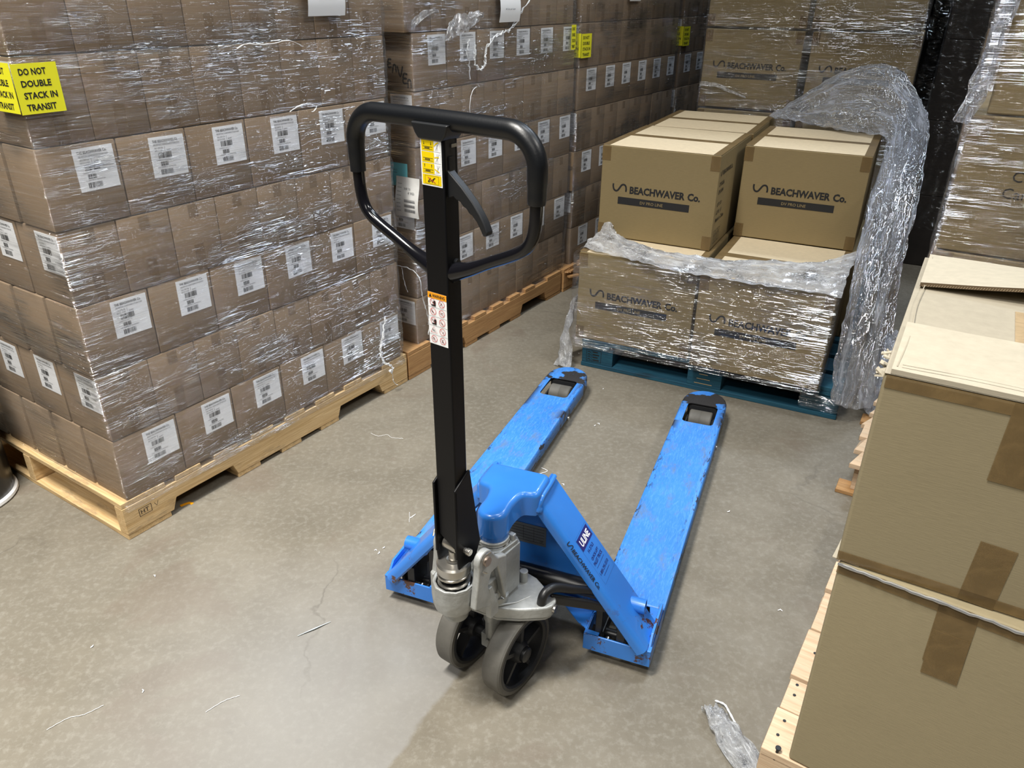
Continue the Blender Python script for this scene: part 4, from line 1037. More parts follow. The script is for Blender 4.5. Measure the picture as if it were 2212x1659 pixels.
# ------------------------------------------------------------------ black roll at the left edge
q = MB(); q.lathe([(0, .012), (.128, .012), (.132, .02), (.132, .50), (.125, .508), (0, .508)], 40)
T = thing('film_roll', 'black upright roll with white base ring at the left edge beside the pine pallet', 'roll', (-1.672, 1.945, 0))
link('roll_body', q.mesh('roll_body', [M_DRUM]), T)
q = MB(); q.lathe([(.110, 0), (.136, 0), (.140, .006), (.139, .014), (.134, .019), (.110, .019)], 40); link('base_ring', q.mesh('base_ring', [M_WHITE]), T)

# ------------------------------------------------------------------ floor litter
def sliver(name, label, pts, wd, mat, h=.0015, cat='litter', group=None):
    mb = MB(); stroke(mb, pts, wd, 0, h); me = mb.mesh(name, [mat], False); o = link(name, me); o['label'] = label; o['category'] = cat
    if group: o['group'] = group
    s = o.modifiers.new('thickness', 'SOLIDIFY'); s.thickness = h
    return o
mb = MB(); mb.tube([(-.516, 1.394, .003), (-.48, 1.418, .0035), (-.446, 1.443, .003)], [.0008, .0034, .0008], 6, flat=.5)
tag(link('plastic_sliver', mb.mesh('plastic_sliver', [plain('pale_blue_plastic', (.62, .72, .78), .4)])), 'thin pale blue plastic sliver lying alone on the open floor left', 'litter')
sliver('orange_scrap', 'tiny orange scrap on the floor beside the pine pallet corner', [(-1.005, 1.918), (-.985, 1.935), (-.972, 1.93)], .010, M_ORANGE)
rnd = random.Random(77)
crumbs = [(-.375, 1.72), (-.37, 1.705), (-.36, 1.73), (-.95, 1.60), (.30, 2.43), (.32, 2.44), (.66, 1.92), (.14, 2.02), (.17, 2.05), (.36, 2.72), (.22, 3.0), (.29, 3.05), (.26, 3.02), (-1.0, 1.35), (-.82, 1.22), (-.25, 2.4), (.19, 2.86), (.70, 1.5)]
for k, (x, y) in enumerate(crumbs):
    a0 = rnd.uniform(0, pi); L = rnd.uniform(.004, .013)
    mb = MB(); mb.tube([(x, y, .0015), (x + cos(a0) * L * .5, y + sin(a0) * L * .5, .003), (x + cos(a0 + .6) * L, y + sin(a0 + .6) * L, .0015)], [.001, .0016, .0008], 5)
    tag(link('crumb', mb.mesh('crumb', [M_WHITE])), 'tiny white film or paper crumb on the concrete floor', 'litter', 'white crumbs scattered on the floor')
for pts, lab in (([(.07, 2.06), (.10, 2.085), (.09, 2.11), (.12, 2.13), (.10, 2.15)], 'curly white film thread on the floor between the two forks'), ([(.0, 2.30), (.03, 2.31), (.05, 2.305)], 'short white film thread on the floor near the left fork')):
    mb = MB(); mb.tube([(p[0], p[1], .002 + .001 * (i % 2)) for i, p in enumerate(spline(pts, 6))], .0009, 5)
    tag(link('film_thread', mb.mesh('film_thread', [M_WHITE])), lab, 'litter')

for k, (pts, lab) in enumerate((([(-.50, 2.36), (-.47, 2.34), (-.44, 2.35), (-.42, 2.33), (-.38, 2.325)], 'frayed white thread on the floor beside the long side of the pine pallet'),
        ([(-.98, 1.12), (-.95, 1.15), (-.92, 1.16), (-.89, 1.185)], 'short white thread on the open floor at the near left'),
        ([(-.66, 1.17), (-.63, 1.20), (-.60, 1.215)], 'white thread on the open floor left of the front wheels'),
        ([(-.305, 1.90), (-.30, 1.87), (-.285, 1.89), (-.30, 1.87), (-.30, 1.85)], 'tiny forked straw-coloured thread between pine pallet and pallet truck'))):
    mb = MB(); mb.tube([(p[0], p[1], .0018 + .001 * (i % 2)) for i, p in enumerate(spline(pts, 6))], .0005, 5)
    tag(link('film_thread', mb.mesh('film_thread', [M_WHITE])), lab, 'litter')
# ------------------------------------------------------------------ the pallet truck
TK = thing('pallet_truck', 'bright blue hand pallet truck with black handle standing in the middle', 'pallet truck', (TR[0], TR[1], 0), radians(TR[2]))
FX0, FX1, FT = .184, .3435, .0795
def fork(sx):
    """inverted channel with rounded tip and roller opening, sx = +1 right, -1 left"""
    xc = sx * (FX0 + FX1) / 2; hw_ = (FX1 - FX0) / 2; L = 1.346
    T = MB()
    outline = []
    # plan outline, ccw starting near left
    outline += [(xc - hw_, .14), (xc + hw_, .14), (xc + hw_, L - .115)]
    for k in range(1, 12):
        a = pi * k / 12; outline.append((xc + hw_ * cos(a) * (1.0), L - .115 + .115 * sin(a) ** .8))
    outline.append((xc - hw_, L - .115))
    # hole (roller opening)
    hx0, hx1, hy0, hy1 = xc - .053, xc + .053, 1.083, 1.232
    hole = []
    for cx, cy, a0 in ((hx1 - .014, hy1 - .02, 0), (hx0 + .014, hy1 - .02, 90), (hx0 + .014, hy0 + .014, 180), (hx1 - .014, hy0 + .014, 270)):
        for k in range(4):
            a = radians(a0 + 30 * k); hole.append((cx + .014 * cos(a), cy + .014 * sin(a)))
    bm = bmesh.new()
    vo = [bm.verts.new((x, y, FT)) for x, y in outline]; vh = [bm.verts.new((x, y, FT)) for x, y in hole]
    eo = [bm.edges.new((vo[i], vo[(i + 1) % len(vo)])) for i in range(len(vo))]; eh = [bm.edges.new((vh[i], vh[(i + 1) % len(vh)])) for i in range(len(vh))]
    bmesh.ops.triangle_fill(bm, edges=eo + eh, use_beauty=True)
    # skirts
    n = len(vo)
    low = []
    for i, (x, y) in enumerate(outline):
        z = .034
        if i >= 3 and i <= 13: z = .034 + .006 * sin(pi * (i - 2) / 12)
        dx = xc - x; low.append(bm.verts.new((x, y, z)))
    for i in range(n):
        if i == 0: continue
        bm.faces.new((vo[i], low[i], low[(i + 1) % n], vo[(i + 1) % n]))
    nh = len(vh); lowh = [bm.verts.new((v.co.x, v.co.y, FT - .007)) for v in vh]
    for i in range(nh): bm.faces.new((vh[i], vh[(i + 1) % nh], lowh[(i + 1) % nh], lowh[i]))
    bmesh.ops.recalc_face_normals(bm, faces=bm.faces[:])
    # outer top edge bevel
    be = [e for e in bm.edges if len(e.link_faces) == 2 and abs(e.link_faces[0].normal.dot(e.link_faces[1].normal)) < .5 and all(abs(v.co.z - FT) < 1e-6 for v in e.verts) and all(v in set(vo) for v in e.verts)]
    bmesh.ops.bevel(bm, geom=be, offset=.009, segments=4, affect='EDGES', profile=.5)
    me = bpy.data.meshes.new('fork'); bm.to_mesh(me); bm.free(); me.materials.append(M_BLUEW)
    for p in me.polygons: p.use_smooth = True
    me.set_sharp_from_angle(angle=radians(40))
    o = link('fork', me, TK); s = o.modifiers.new('thickness', 'SOLIDIFY'); s.thickness = .0035; s.offset = -1
    # near part: outer side wall and open top beside the apron
    q = MB(); xo = xc + sx * hw_; xi = xc - sx * hw_
    q.box(min(xo, xo - sx * .004), max(xo, xo - sx * .004), 0, .142, .034, FT)
    q.box(min(xi, xi + sx * .004), max(xi, xi + sx * .004), .0, .142, .034, FT)
    # top skin from the plate to the tail, cut back in the middle
    q.prism([(xo, .0), (xo, .142), (xo - sx * .035, .142), (xo - sx * .006, .0)] if sx > 0 else [(xo, .0), (xo + .006, .0), (xo + .035, .142), (xo, .142)], FT - .004, FT, 'z')
    q.prism([(xi, .06), (xi + .045, .142), (xi, .142)] if sx > 0 else [(xi, .06), (xi, .142), (xi - .045, .142)], FT - .004, FT, 'z')
    link('fork_tail', q.mesh('fork_tail', [M_BLUE]), o, (0, 0, 0), (0, 0, 0), .0015, 2)
    q = MB(); q.box(min(xi, xo), max(xi, xo), -.005, 0, .033, .0805)
    q.box(min(xi, xi + sx * .035), max(xi, xi + sx * .035), -.005, .012, FT - .003, FT + .001)
    q.box(min(xo, xo - sx * .04), max(xo, xo - sx * .04), -.006, .012, FT - .003, FT + .003)
    link('front_panel', q.mesh('front_panel', [M_BLUE]), o, (0, 0, 0), (0, 0, 0), .002, 2)
    # load roller
    q = MB(); rr = .037
    Mr = Matrix.Translation((xc, 1.180, rr + .0005)) @ Matrix.Rotation(pi / 2, 4, 'Y')
    q.lathe([(0, -.040), (.014, -.040), (.028, -.040), (rr - .003, -.0395), (rr, -.036), (rr, -.001), (rr - .0006, 0), (rr, .001), (rr, .036), (rr - .003, .0395), (.028, .040), (.014, .040), (0, .040)], 36, 0, Mr)
    ro = link('load_roller', q.mesh('load_roller', [M_TREAD]), o); ro['label'] = 'dark grey load roller in the fork tip'
    q = MB(); q.cyl((xc - .053, 1.180, rr), (xc + .053, 1.180, rr), .009, n=16)
    for e in (-1, 1):
        q.cyl((xc + e * .044, 1.180, rr), (xc + e * .049, 1.180, rr), .016, n=16)
        q.box(xc + e * .046 - .003, xc + e * .046 + .003, 1.05, 1.175, .028, .052)
    q.box(xc - .05, xc + .05, 1.088, 1.094, .05, .066); q.box(xc - .055, xc + .055, 1.226, 1.232, .012, .072); q.box(xc - .055, xc + .055, 1.226, 1.30, .010, .014)  # end wall and tip plate added to block bright floor behind the roller
    link('roller_bracket', q.mesh('roller_bracket', [M_RIM]), o, (0, 0, 0), (0, 0, 0), .001, 1)
    q = MB(); q.cyl((xi - sx * .006, 1.02, .035), (xi + sx * .01, 1.02, .035), .008, n=14); q.cyl((xo + sx * .004, 1.02, .035), (xo - sx * .01, 1.02, .035), .008, n=14)
    link('pivot_bolt', q.mesh('pivot_bolt', [M_STEEL]), o)
    # push rod under the fork
    q = MB(); q.box(xc - .018, xc + .018, .06, 1.03, .030, .052); q.cyl((xc - .05, .05, .048), (xc + .05, .05, .048), .012, n=14)
    for e in (-.03, -.005, .02): q.cyl((xc + e, .03, .044), (xc + e, .036, .044), .009, n=12)
    q.box(xc - .045, xc - .038, .02, .12, .035, .075); q.box(xc + .03, xc + .037, .02, .12, .035, .075)
    link('push_rod', q.mesh('push_rod', [M_ARM]), o, (0, 0, 0), (0, 0, 0), .002, 2)
    q = MB(); 
    for e in (-.028, .008, .026): q.cyl((xc + e, .022, .050), (xc + e, .030, .050), .006, n=12)
    link('bolt', q.mesh('bolt', [M_STEEL]), o)
    return o
FR_ = fork(1); FL_ = fork(-1)

# sloping apron beams (bent plate, 0.12 wide)
def beam(sx):
    q = MB()
    n = 12; prof = []
    a = Vector((sx * .064, .438)); b = Vector((sx * .334, .088)); d = (b - a).normalized(); nn = Vector((-d.y, d.x)) * (1 if sx > 0 else -1)
    if nn.y < 0: nn = -nn
    # cross-section in (y, n): flat face with a rounded front lip
    sec = [(.086, 0.0), (-.004, 0.0)]
    for k in range(1, 6):
        t = radians(90 * k / 5); sec.append((-.004 - .014 * sin(t), -.014 + .014 * cos(t)))
    sec += [(-.018, -.024)]
    inner = [(y_ + (.005 if i > 1 else 0), z_ - .005) for i, (y_, z_) in enumerate(sec)]
    poly = sec + inner[::-1]
    P = []; N = 14
    for i in range(N + 1):
        t = i / N; c = a.lerp(b, t)
        sq = 1.0 if t > .08 else 1.0
        for (y_, z_) in poly: P.append((c.x + nn.x * z_, y_ * 1.0, c.y + nn.y * z_))
    m = len(poly); fs = [(i * m + k, i * m + (k + 1) % m, (i + 1) * m + (k + 1) % m, (i + 1) * m + k) for i in range(N) for k in range(m)]
    fs += [tuple(range(m)), tuple(N * m + k for k in range(m - 1, -1, -1))]
    q.add(P, fs); me = q.mesh('apron_beam', [M_BLUE])
    return link('apron_beam', me, TK)
bR = beam(1); bL = beam(-1)
# weld lips where the beams meet the head
for sx, bb in ((1, bR), (-1, bL)):
    q = MB(); q.tube(spline([(sx * .068, -.019, .410), (sx * .0715, -.018, .426), (sx * .073, -.006, .438), (sx * .073, .04, .438), (sx * .071, .080, .436)], 5), [.010, .0095, .009] + [.0055] * 18, 10)
    link('weld_lip', q.mesh('weld_lip', [M_BLUE]), bb)
# rear plate behind the pump with spec plate
q = MB(); q.prism([(-.20, .09), (.20, .09), (.074, .415), (-.074, .415)], .082, .088, 'y')
rp = link('rear_plate', q.mesh('rear_plate', [M_BLUE]), TK, (0, 0, 0), (0, 0, 0), .001, 1)
q = MB(); q.box(0, .125, 0, .001, 0, .062, 0); 
for k in range(6): q.box(.006, .119, -.0004, 0, .008 + .009 * k, .0086 + .009 * k, 1)
q.box(.05, .0506, -.0004, 0, .008, .055, 1); q.box(.085, .0856, -.0004, 0, .008, .055, 1)
put_text(q, 'CE', .105, .011, h=.006, mat=1, M=Matrix.Translation((0, -.0006, 0)) @ UPR)
link('spec_plate', q.mesh('spec_plate', [M_PLATE, M_BLACKINK], False), rp, (-.040, .0805, .228)).scale = (.77, 1, .9); rp.children[0]['label'] = 'grey printed spec plate'
# arched cross member between the forks
q = MB(); arch = [(-.195, .078), (-.195, .036), (-.17, .036)] + [(-.17 + .34 * k / 12, .036 + .05 * sin(pi * k / 12) ** .7) for k in range(1, 12)] + [(.17, .036), (.195, .036), (.195, .078), (.14, .105), (-.14, .105)]
q.prism(arch, .075, .081, 'y'); q.box(-.19, .19, .081, .16, .098, .104)
q.prism([(-.19, .012), (-.19, .16), (.19, .16), (.19, .012), (.16, .03), (.11, .075), (-.11, .075), (-.16, .03)][::-1], .072, .0765, 'z')
link('cross_member', q.mesh('cross_member', [M_BLUE]), TK, (0, 0, 0), (0, 0, 0), .0015, 1)
# stub pegs
for sx in (1, -1):
    q = MB(); y0 = .105; z0 = .128
    prof = [(.0215, -.005), (.0185, .004), (.0175, .010), (.0175, .052), (.0150, .052), (.0150, .0)]
    Mx = Matrix.Translation((sx * .258, y0 - .045, z0 + .020)) @ Matrix.Rotation(sx * pi / 2, 4, 'Y')
    q.lathe(prof, 28, 0, Mx); link('peg', q.mesh('peg', [M_BLUE]), TK)
# outer gusset plates beside the pegs
for sx in (1, -1):
    q = MB(); q.prism([(0.0, .075), (.14, .075), (.135, .105), (.03, .105)], sx * .334, sx * .340, 'x'); link('gusset', q.mesh('gusset', [M_BLUE]), TK, (0, 0, 0), (0, 0, 0), .001, 1)
# head: T-shaped casting
def head():
    OY = 0
    pts = [(-.060, .056), (-.070, .048), (-.072, .036), (-.072, -.018), (-.066, -.030)]
    pts += spline([(-.056, -.033), (-.042, -.038), (-.035, -.054), (-.032, -.080), (-.033, -.100)], 4)
    for k in range(1, 13):
        a = pi + pi * k / 12; pts.append((.033 * cos(a), -.108 + .033 * sin(a)))
    pts += spline([(.033, -.100), (.032, -.080), (.035, -.054), (.042, -.038), (.056, -.033)], 4)
    pts += [(.066, -.030), (.072, -.018), (.072, .036), (.070, .048), (.060, .056)]
    bm = bmesh.new(); H = .457
    top = [bm.verts.new((x, y + OY, H)) for x, y in pts]; bot = [bm.verts.new((x, y + OY, .400)) for x, y in pts]
    n = len(pts); bm.faces.new(top); bm.faces.new(bot[::-1])
    for i in range(n): bm.faces.new((top[i], bot[i], bot[(i + 1) % n], top[(i + 1) % n]))
    bmesh.ops.recalc_face_normals(bm, faces=bm.faces[:])
    es = [e for e in bm.edges if all(abs(v.co.z - H) < 1e-6 for v in e.verts)]
    bmesh.ops.bevel(bm, geom=es, offset=.0125, segments=6, affect='EDGES', profile=.5)
    me = bpy.data.meshes.new('head'); bm.to_mesh(me); bm.free(); me.materials.append(M_BLUE)
    for p in me.polygons: p.use_smooth = True
    me.set_sharp_from_angle(angle=radians(50)); return me
hd = link('head', head(), TK)
q = MB(); q.lathe([(.0, .384), (.030, .384), (.033, .390), (.032, .405)], 32, 0, Matrix.Translation((0, -.108, 0)))
link('neck', q.mesh('neck', [M_BLUE]), hd)
q = MB(); q.cyl((-.020, -.137, .394), (-.023, -.145, .394), .0045, n=12); q.lathe([(.0335, .380), (.036, .382), (.036, .385), (.03, .385)], 32, 0, Matrix.Translation((0, -.108, 0))); link('neck_screw', q.mesh('neck_screw', [M_STEEL]), hd)
# decals on the right beam
q = MB()
a2 = Vector((.064, .438)); b2 = Vector((.334, .088)); dl = (b2 - a2); Lb = dl.length; dd = dl.normalized()
# decal frame: local x runs up across? text is read along the slope
# basis: X along -v..(towards camera-left) ; build in beam plane: s = distance down slope, y = across
def decal_M(y_along=True):
    # columns: local x -> direction across the beam (from front lip to rear) ; local y -> up slope ; z -> normal
    nx = Vector((-dd.y, 0, dd.x)); nx = -nx if nx.z < 0 else nx
    S_ = Vector((dd.x, 0, dd.y)); Y_ = Vector((0, 1, 0))
    return S_, Y_, nx
S_, Y_, Nn = decal_M()
def beam_M(s, y, xdir, ydir, off=.0006):
    o3 = Vector((a2.x, 0, a2.y)) + S_ * s + Y_ * y + Nn * off
    return Matrix(((xdir.x, ydir.x, Nn.x, o3.x), (xdir.y, ydir.y, Nn.y, o3.y), (xdir.z, ydir.z, Nn.z, o3.z), (0, 0, 0, 1)))
ux, uy = Y_, -S_      # text runs from the lip to the rear, stacked down the slope
q = MB(); M0 = beam_M(.262, .006, ux, uy)
def bt(txt, x, y, w_, h_, mat, bold=0, z=0): put_text(q, txt, x, y, w=w_, h=h_, mat=mat, bold=bold, z=z, M=M0)
rect(q, .002, .072, .092, .122, 0, 0, M0); bt('ULINE', .010, .098, .054, .018, 1, .03, .0004)
bt('H-3763', .018, .076, .034, .009, 0, .01); bt('QUICK-LIFT', .012, .058, .046, .0085, 0, .02); bt('PALLET TRUCK', .008, .046, .056, .0085, 0, .02)
rect(q, .010, .062, .039, .0398, 0, 0, M0); bt('1-800-295-5510', .006, .020, .058, .0085, 0, .01); rect(q, .016, .056, .013, .014, 0, 0, M0)
for (x0, x1, y0, y1) in ((0, .074, .126, .1263), (0, .074, .0, .0003), (0, .0003, 0, .1263), (.0737, .074, 0, .1263)): rect(q, x0, x1, y0, y1, 0, 0, M0)
link('maker_decal', q.mesh('maker_decal', [M_NAVY, M_WHITE], False), bR)['label'] = 'navy maker decal'
# lettering on the rounded lip: runs down the slope
q = MB(); nx2 = (Nn * .707 - Y_ * .707).normalized(); up2 = (Y_ * .707 + Nn * .707).normalized()
def lip_M(s):
    o3 = Vector((a2.x, 0, a2.y)) + S_ * s + Y_ * (-.0139) + Nn * (-.0041) + nx2 * .0016
    return Matrix(((S_.x, up2.x, nx2.x, o3.x), (S_.y, up2.y, nx2.y, o3.y), (S_.z, up2.z, nx2.z, o3.z), (0, 0, 0, 1)))
M1 = lip_M(.125); stroke(q, spline([(p[0] * .016, -.0045 + p[1] * .010) for p in LOGO_S], 5), .002, 0, 0, M1)
put_text(q, 'BEACHWAVER Co.', .020, -.0045, w=.110, h=.0085, mat=0, bold=.02, M=M1)
link('lettering', q.mesh('lettering', [M_BLACKINK], False), bR)['label'] = 'black lettering along the front lip'

# link arms (black)
q = MB(); q.cyl((-.215, .045, .172), (.215, .045, .172), .021, n=24)
for sx in (1, -1):
    q.box(sx * .27 - .010, sx * .27 + .010, .0, .07, .05, .125); q.box(sx * .215 - .008, sx * .215 + .008, .01, .08, .045, .19)
link('torsion_tube', q.mesh('torsion_tube', [M_ARM]), TK, (0, 0, 0), (0, 0, 0), .002, 2)
q = MB()
MY = Matrix.Translation((.125, -.088, 0)) @ Matrix.Rotation(radians(38), 4, 'Z')
q.prism([(0, .250), (.0, .225), (.02, .214), (.165, .150), (.165, .168), (.10, .205)], -.006, .006, 'y', 0, MY)
link('lift_yoke', q.mesh('lift_yoke', [M_ARM]), TK, (0, 0, 0), (0, 0, 0), .006, 3)

# ---- steering group: own rotation about the post
PHI = radians(-36.0 - TR[2]); AX = (0, -.11, 0)
def SG(name, mb_, mats_, bevel=0, seg=2, parent=TK, label=None, smooth=True):
    o = link(name, mb_.mesh(name, mats_, smooth), parent, AX if parent is TK else (0, 0, 0), (0, 0, PHI) if parent is TK else (0, 0, 0), bevel, seg)
    if label: o['label'] = label
    return o
q = MB()
q.prism([(-.046, -.034), (-.034, -.050), (.034, -.050), (.046, -.034), (.046, .036), (.030, .048), (-.030, .048), (-.046, .036)], .250, .368, 'z')
q.prism([(-.040, -.026), (-.026, -.040), (.026, -.040), (.040, -.026), (.044, .030), (.026, .044), (-.026, .044), (-.044, .030)], .360, .378, 'z')
q.lathe([(0, .372), (.040, .372), (.040, .380), (.036, .383), (.036, .390), (.0, .390)], 32)
q.box(-.052, -.036, .0, .03, .355, .39); q.box(.026, .040, .018, .030, .365, .392)
PB_ = SG('pump_body', q, [M_CAST], .004, 2)
# lugs joined to the pump body
for s in (1, -1):
    q = MB()
    outl = [(-.100 + .023 * cos(radians(a)), .415 + .023 * sin(radians(a))) for a in range(20, 215, 15)]
    outl += [(-.124, .38), (-.132, .335), (-.135, .310), (-.085, .285), (-.078, .290), (-.092, .345), (-.082, .372), (-.062, .374), (-.050, .330), (-.040, .285), (-.030, .262), (-.030, .385), (-.06, .398)]
    q.prism(outl, s * .044, s * .060, 'x')
    SG('handle_lug', q, [M_CAST], .004, 3, PB_)
    q = MB(); q.cyl((s * .058, -.100, .415), (s * .0665, -.100, .415), .0105, n=20); SG('pivot_pin', q, [M_COPPER], .001, 1, PB_)
    q = MB(); q.tube([(s * .063, -.116, .428), (s * .066, -.108, .438), (s * .065, -.093, .435)], .0022, 8); q.tube([(s * .063, -.114, .398), (s * .066, -.106, .391)], .0022, 8); SG('retaining_clip', q, [M_STEEL], 0, 1, PB_)
q = MB()   # cup that holds the spring
q.lathe([(.024, .270), (.038, .262), (.0435, .272), (.046, .300), (.0455, .328), (.0425, .332), (.037, .330), (.0355, .300), (.034, .285), (.0, .285)], 12, 0, Matrix.Translation((0, -.128, .027)) @ Matrix.Rotation(radians(15), 4, 'Z'))
q.lathe([(0, .228), (.020, .228), (.0255, .234), (.0265, .262), (.030, .272), (.0, .272)], 28, 0, Matrix.Translation((0, -.124, .028)))
q.box(-.044, .044, -.112, -.040, .285, .325); q.prism([(-.05, -.10), (-.062, -.112), (-.058, -.135), (-.046, -.14)], .308, .352, 'z')
q.prism([(-.085, .250), (-.058, .250), (-.058, .272), (-.078, .335), (-.09, .335)], .046, .060, 'x')
SG('spring_cup', q, [M_CAST], .003, 2)
q = MB(); c0 = Vector((0, -.128, .0))
coil = [(c0.x + .030 * cos(t * .35), c0.y + .030 * sin(t * .35), .325 + .0010 * t) for t in range(0, 56)]
q.tube(coil, .0042, 8); SG('spring', q, [M_STEEL])
q = MB(); q.lathe([(.0, .3765), (.012, .3765), (.012, .380), (.0145, .3805), (.016, .3775), (.031, .376), (.0345, .372), (.035, .356), (.0325, .352), (.0, .352)], 36, 0, Matrix.Translation((0, -.128, .029)))
SG('spring_cap', q, [M_STEEL])
q = MB(); q.cyl((0, -.128, .32), (0, -.128, .43), .0095, n=20); q.cyl((0, -.128, .32), (0, -.128, .36), .022, n=20, mat=1); SG('piston_rod', q, [M_STEEL, M_RIM])
q = MB(); q.cyl((-.020, -.126, .443), (.014, -.126, .443), .0135, n=24); q.cyl((-.030, -.126, .443), (.034, -.126, .443), .006, n=14); q.cyl((.0335, -.126, .443), (.0425, -.126, .443), .0075, n=20); SG('cam_roller', q, [M_STEEL], .0015, 2)
# base plate with the wing to the right
q = MB(); pl = [(-.050, -.060), (.045, -.045), (.085, -.020), (.118, .008), (.130, .020), (.136, .034), (.134, .050), (.124, .062), (.108, .060), (.085, .074), (.058, .086), (.03, .088), (-.03, .085), (-.085, .066), (-.110, .05), (-.105, .03), (-.07, -.01)]
q.prism(pl, .212, .242, 'z'); q.prism([(p[0] * .97, p[1] * .97) for p in pl], .204, .214, 'z')
SG('base_plate', q, [M_CAST], .005, 3)
q = MB(); q.cyl((.040, .060, .238), (.040, .060, .270), .0095, n=20); q.cyl((.024, -.056, .278), (.05, -.050, .278), .009, n=16)
q.lathe([(.0, .236), (.024, .236), (.026, .262), (.0, .272)], 18, 0, Matrix.Translation((.028, -.022, 0)))
q.tube([(.026, -.050, .242), (.048, -.036, .246), (.068, -.006, .242), (.080, .030, .240)], .0028, 8)
q.cyl((.024, -.055, .243), (.038, -.052, .243), .006, n=12)
SG('release_linkage', q, [M_CAST], .001, 1)
q = MB(); q.tube(spline([(.255, .045, .155), (.205, -.0, .208), (.16, -.050, .243), (.135, -.078, .262), (.122, -.098, .266), (.116, -.112, .256), (.115, -.116, .230)], 6), .0105, 14)
link('tie_rod', q.mesh('tie_rod', [M_ARM]), TK)
q = MB(); q.cyl((.132, .040, .227), (.139, .041, .227), .009, n=18); SG('rod_bolt', q, [M_STEEL])
q = MB(); q.cyl((0, 0, .155), (0, 0, .20), .021, n=24); q.cyl((0, 0, .10), (0, 0, .157), .018, n=24); q.box(-.022, .022, -.016, .016, .072, .112); q.cyl((-.0, -.016, .10), (0, -.022, .10), .006, n=6)
SG('steering_post', q, [M_CAST], .002, 2)
WR_ = .0985
q = MB(); q.cyl((-.092, 0, WR_), (.092, 0, WR_), .0105, n=16); SG('axle', q, [M_RIM])
for s in (1, -1):
    Mx = Matrix.Translation((s * .066, 0, WR_)) @ Matrix.Rotation(pi / 2, 4, 'Y'); hwd = .0235
    q = MB(); q.lathe([(WR_ - .012, -hwd), (WR_ - .003, -hwd), (WR_, -hwd + .004), (WR_, hwd - .004), (WR_ - .003, hwd), (WR_ - .012, hwd), (WR_ - .012, -hwd)], 64, 0, Mx)
    wo = SG('steering_wheel', q, [M_TREAD], 0, 1, TK, 'grey-treaded steering wheel')
    q = MB(); R = WR_ - .012
    q.lathe([(R + .0005, -hwd - .0005), (R + .0005, hwd + .0005), (R - .006, hwd + .0005), (R - .010, hwd - .004), (R - .011, 0.002), (R - .011, -.002), (R - .010, -hwd + .004), (R - .006, -hwd - .0005), (R + .0005, -hwd - .0005)], 64, 0, Mx)
    for k in range(5):
        a = 2 * pi * k / 5 + .5
        q.box(.018, R - .008, -.005, .005, -.012, .012, 0, Mx @ Matrix.Rotation(a, 4, 'Z'))
    q.lathe([(R - .008, -.003), (R - .008, .003), (.022, .003), (.022, -.003), (R - .008, -.003)], 48, 0, Mx) if False else None
    q.lathe([(0, -hwd + .002), (.020, -hwd + .002), (.026, -.012), (.026, .012), (.020, hwd - .002), (0, hwd - .002)], 28, 0, Mx)
    SG('wheel_rim', q, [M_RIM], 0, 1, wo)
    q = MB(); e = 1; q.lathe([(0, .032), (.012, .032), (.0175, .029), (.0185, .020), (.0185, .012)], 24, 0, Matrix.Translation((s * .066, 0, WR_)) @ Matrix.Rotation(s * pi / 2, 4, 'Y')); SG('hub_cap', q, [M_PLAST], 0, 1, wo)

# ---- handle
TL = radians(.64)
HD_M = Matrix.Translation(AX) @ Matrix.Rotation(PHI, 4, 'Z') @ Matrix.Translation((0, -.1225, .3)) @ Matrix.Rotation(TL, 4, 'X') @ Matrix.Translation((0, 0, -.3))
SWd, SDp = .0450, .0340
q = MB()
x, y = SWd / 2, SDp / 2
# hollow-looking shaft: tapered box beam, slot at the top right side
q.add([(-x - .001, -y, .470), (x + .001, -y, .440), (x + .001, y, .440), (-x - .001, y, .470), (-x, -y, 1.228), (x, -y, 1.228), (x, y, 1.228), (-x, y, 1.228)], [(3, 2, 1, 0), (4, 5, 6, 7), (0, 1, 5, 4), (1, 2, 6, 5), (2, 3, 7, 6), (3, 0, 4, 7)])
HN = link('handle', q.mesh('handle', [M_BLACK]), TK); HN.matrix_local = HD_M
bv = HN.modifiers.new('bevel', 'BEVEL'); bv.width = .0025; bv.segments = 2; bv.limit_method = 'ANGLE'
for s in (1, -1):
    q = MB(); chk = [(-y - .012, .400), (-y - .012, .600), (y - .002, .630), (y + .006, .630), (y + .030, .440), (y + .028, .405), (y + .016, .392), (-y, .388)]
    chk = [(-y - .006, .430), (-y - .008, .592), (y - .001, .618), (y + .003, .618), (y + .030, .438), (y + .016, .405), (-.002, .388), (-y - .002, .394)]
    q.prism(chk, s * (x + .0005), s * (x + .0055), 'x'); q.box(min(s * (x + .0055), s * x), max(s * (x + .0055), s * x), -y - .008, -y - .001, .43, .59)
    link('cheek_plate', q.mesh('cheek_plate', [M_BLACK]), HN, (0, 0, 0), (0, 0, 0), .002, 2)
q = MB(); q.prism([(-.038, 1.238), (-.030, 1.222), (-x - .001, 1.214), (x + .001, 1.214), (.030, 1.222), (.036, 1.238)], -y - .004, y + .004, 'y'); link('top_cap', q.mesh('top_cap', [M_PLAST]), HN, (0, 0, 0), (0, 0, 0), .003, 2)
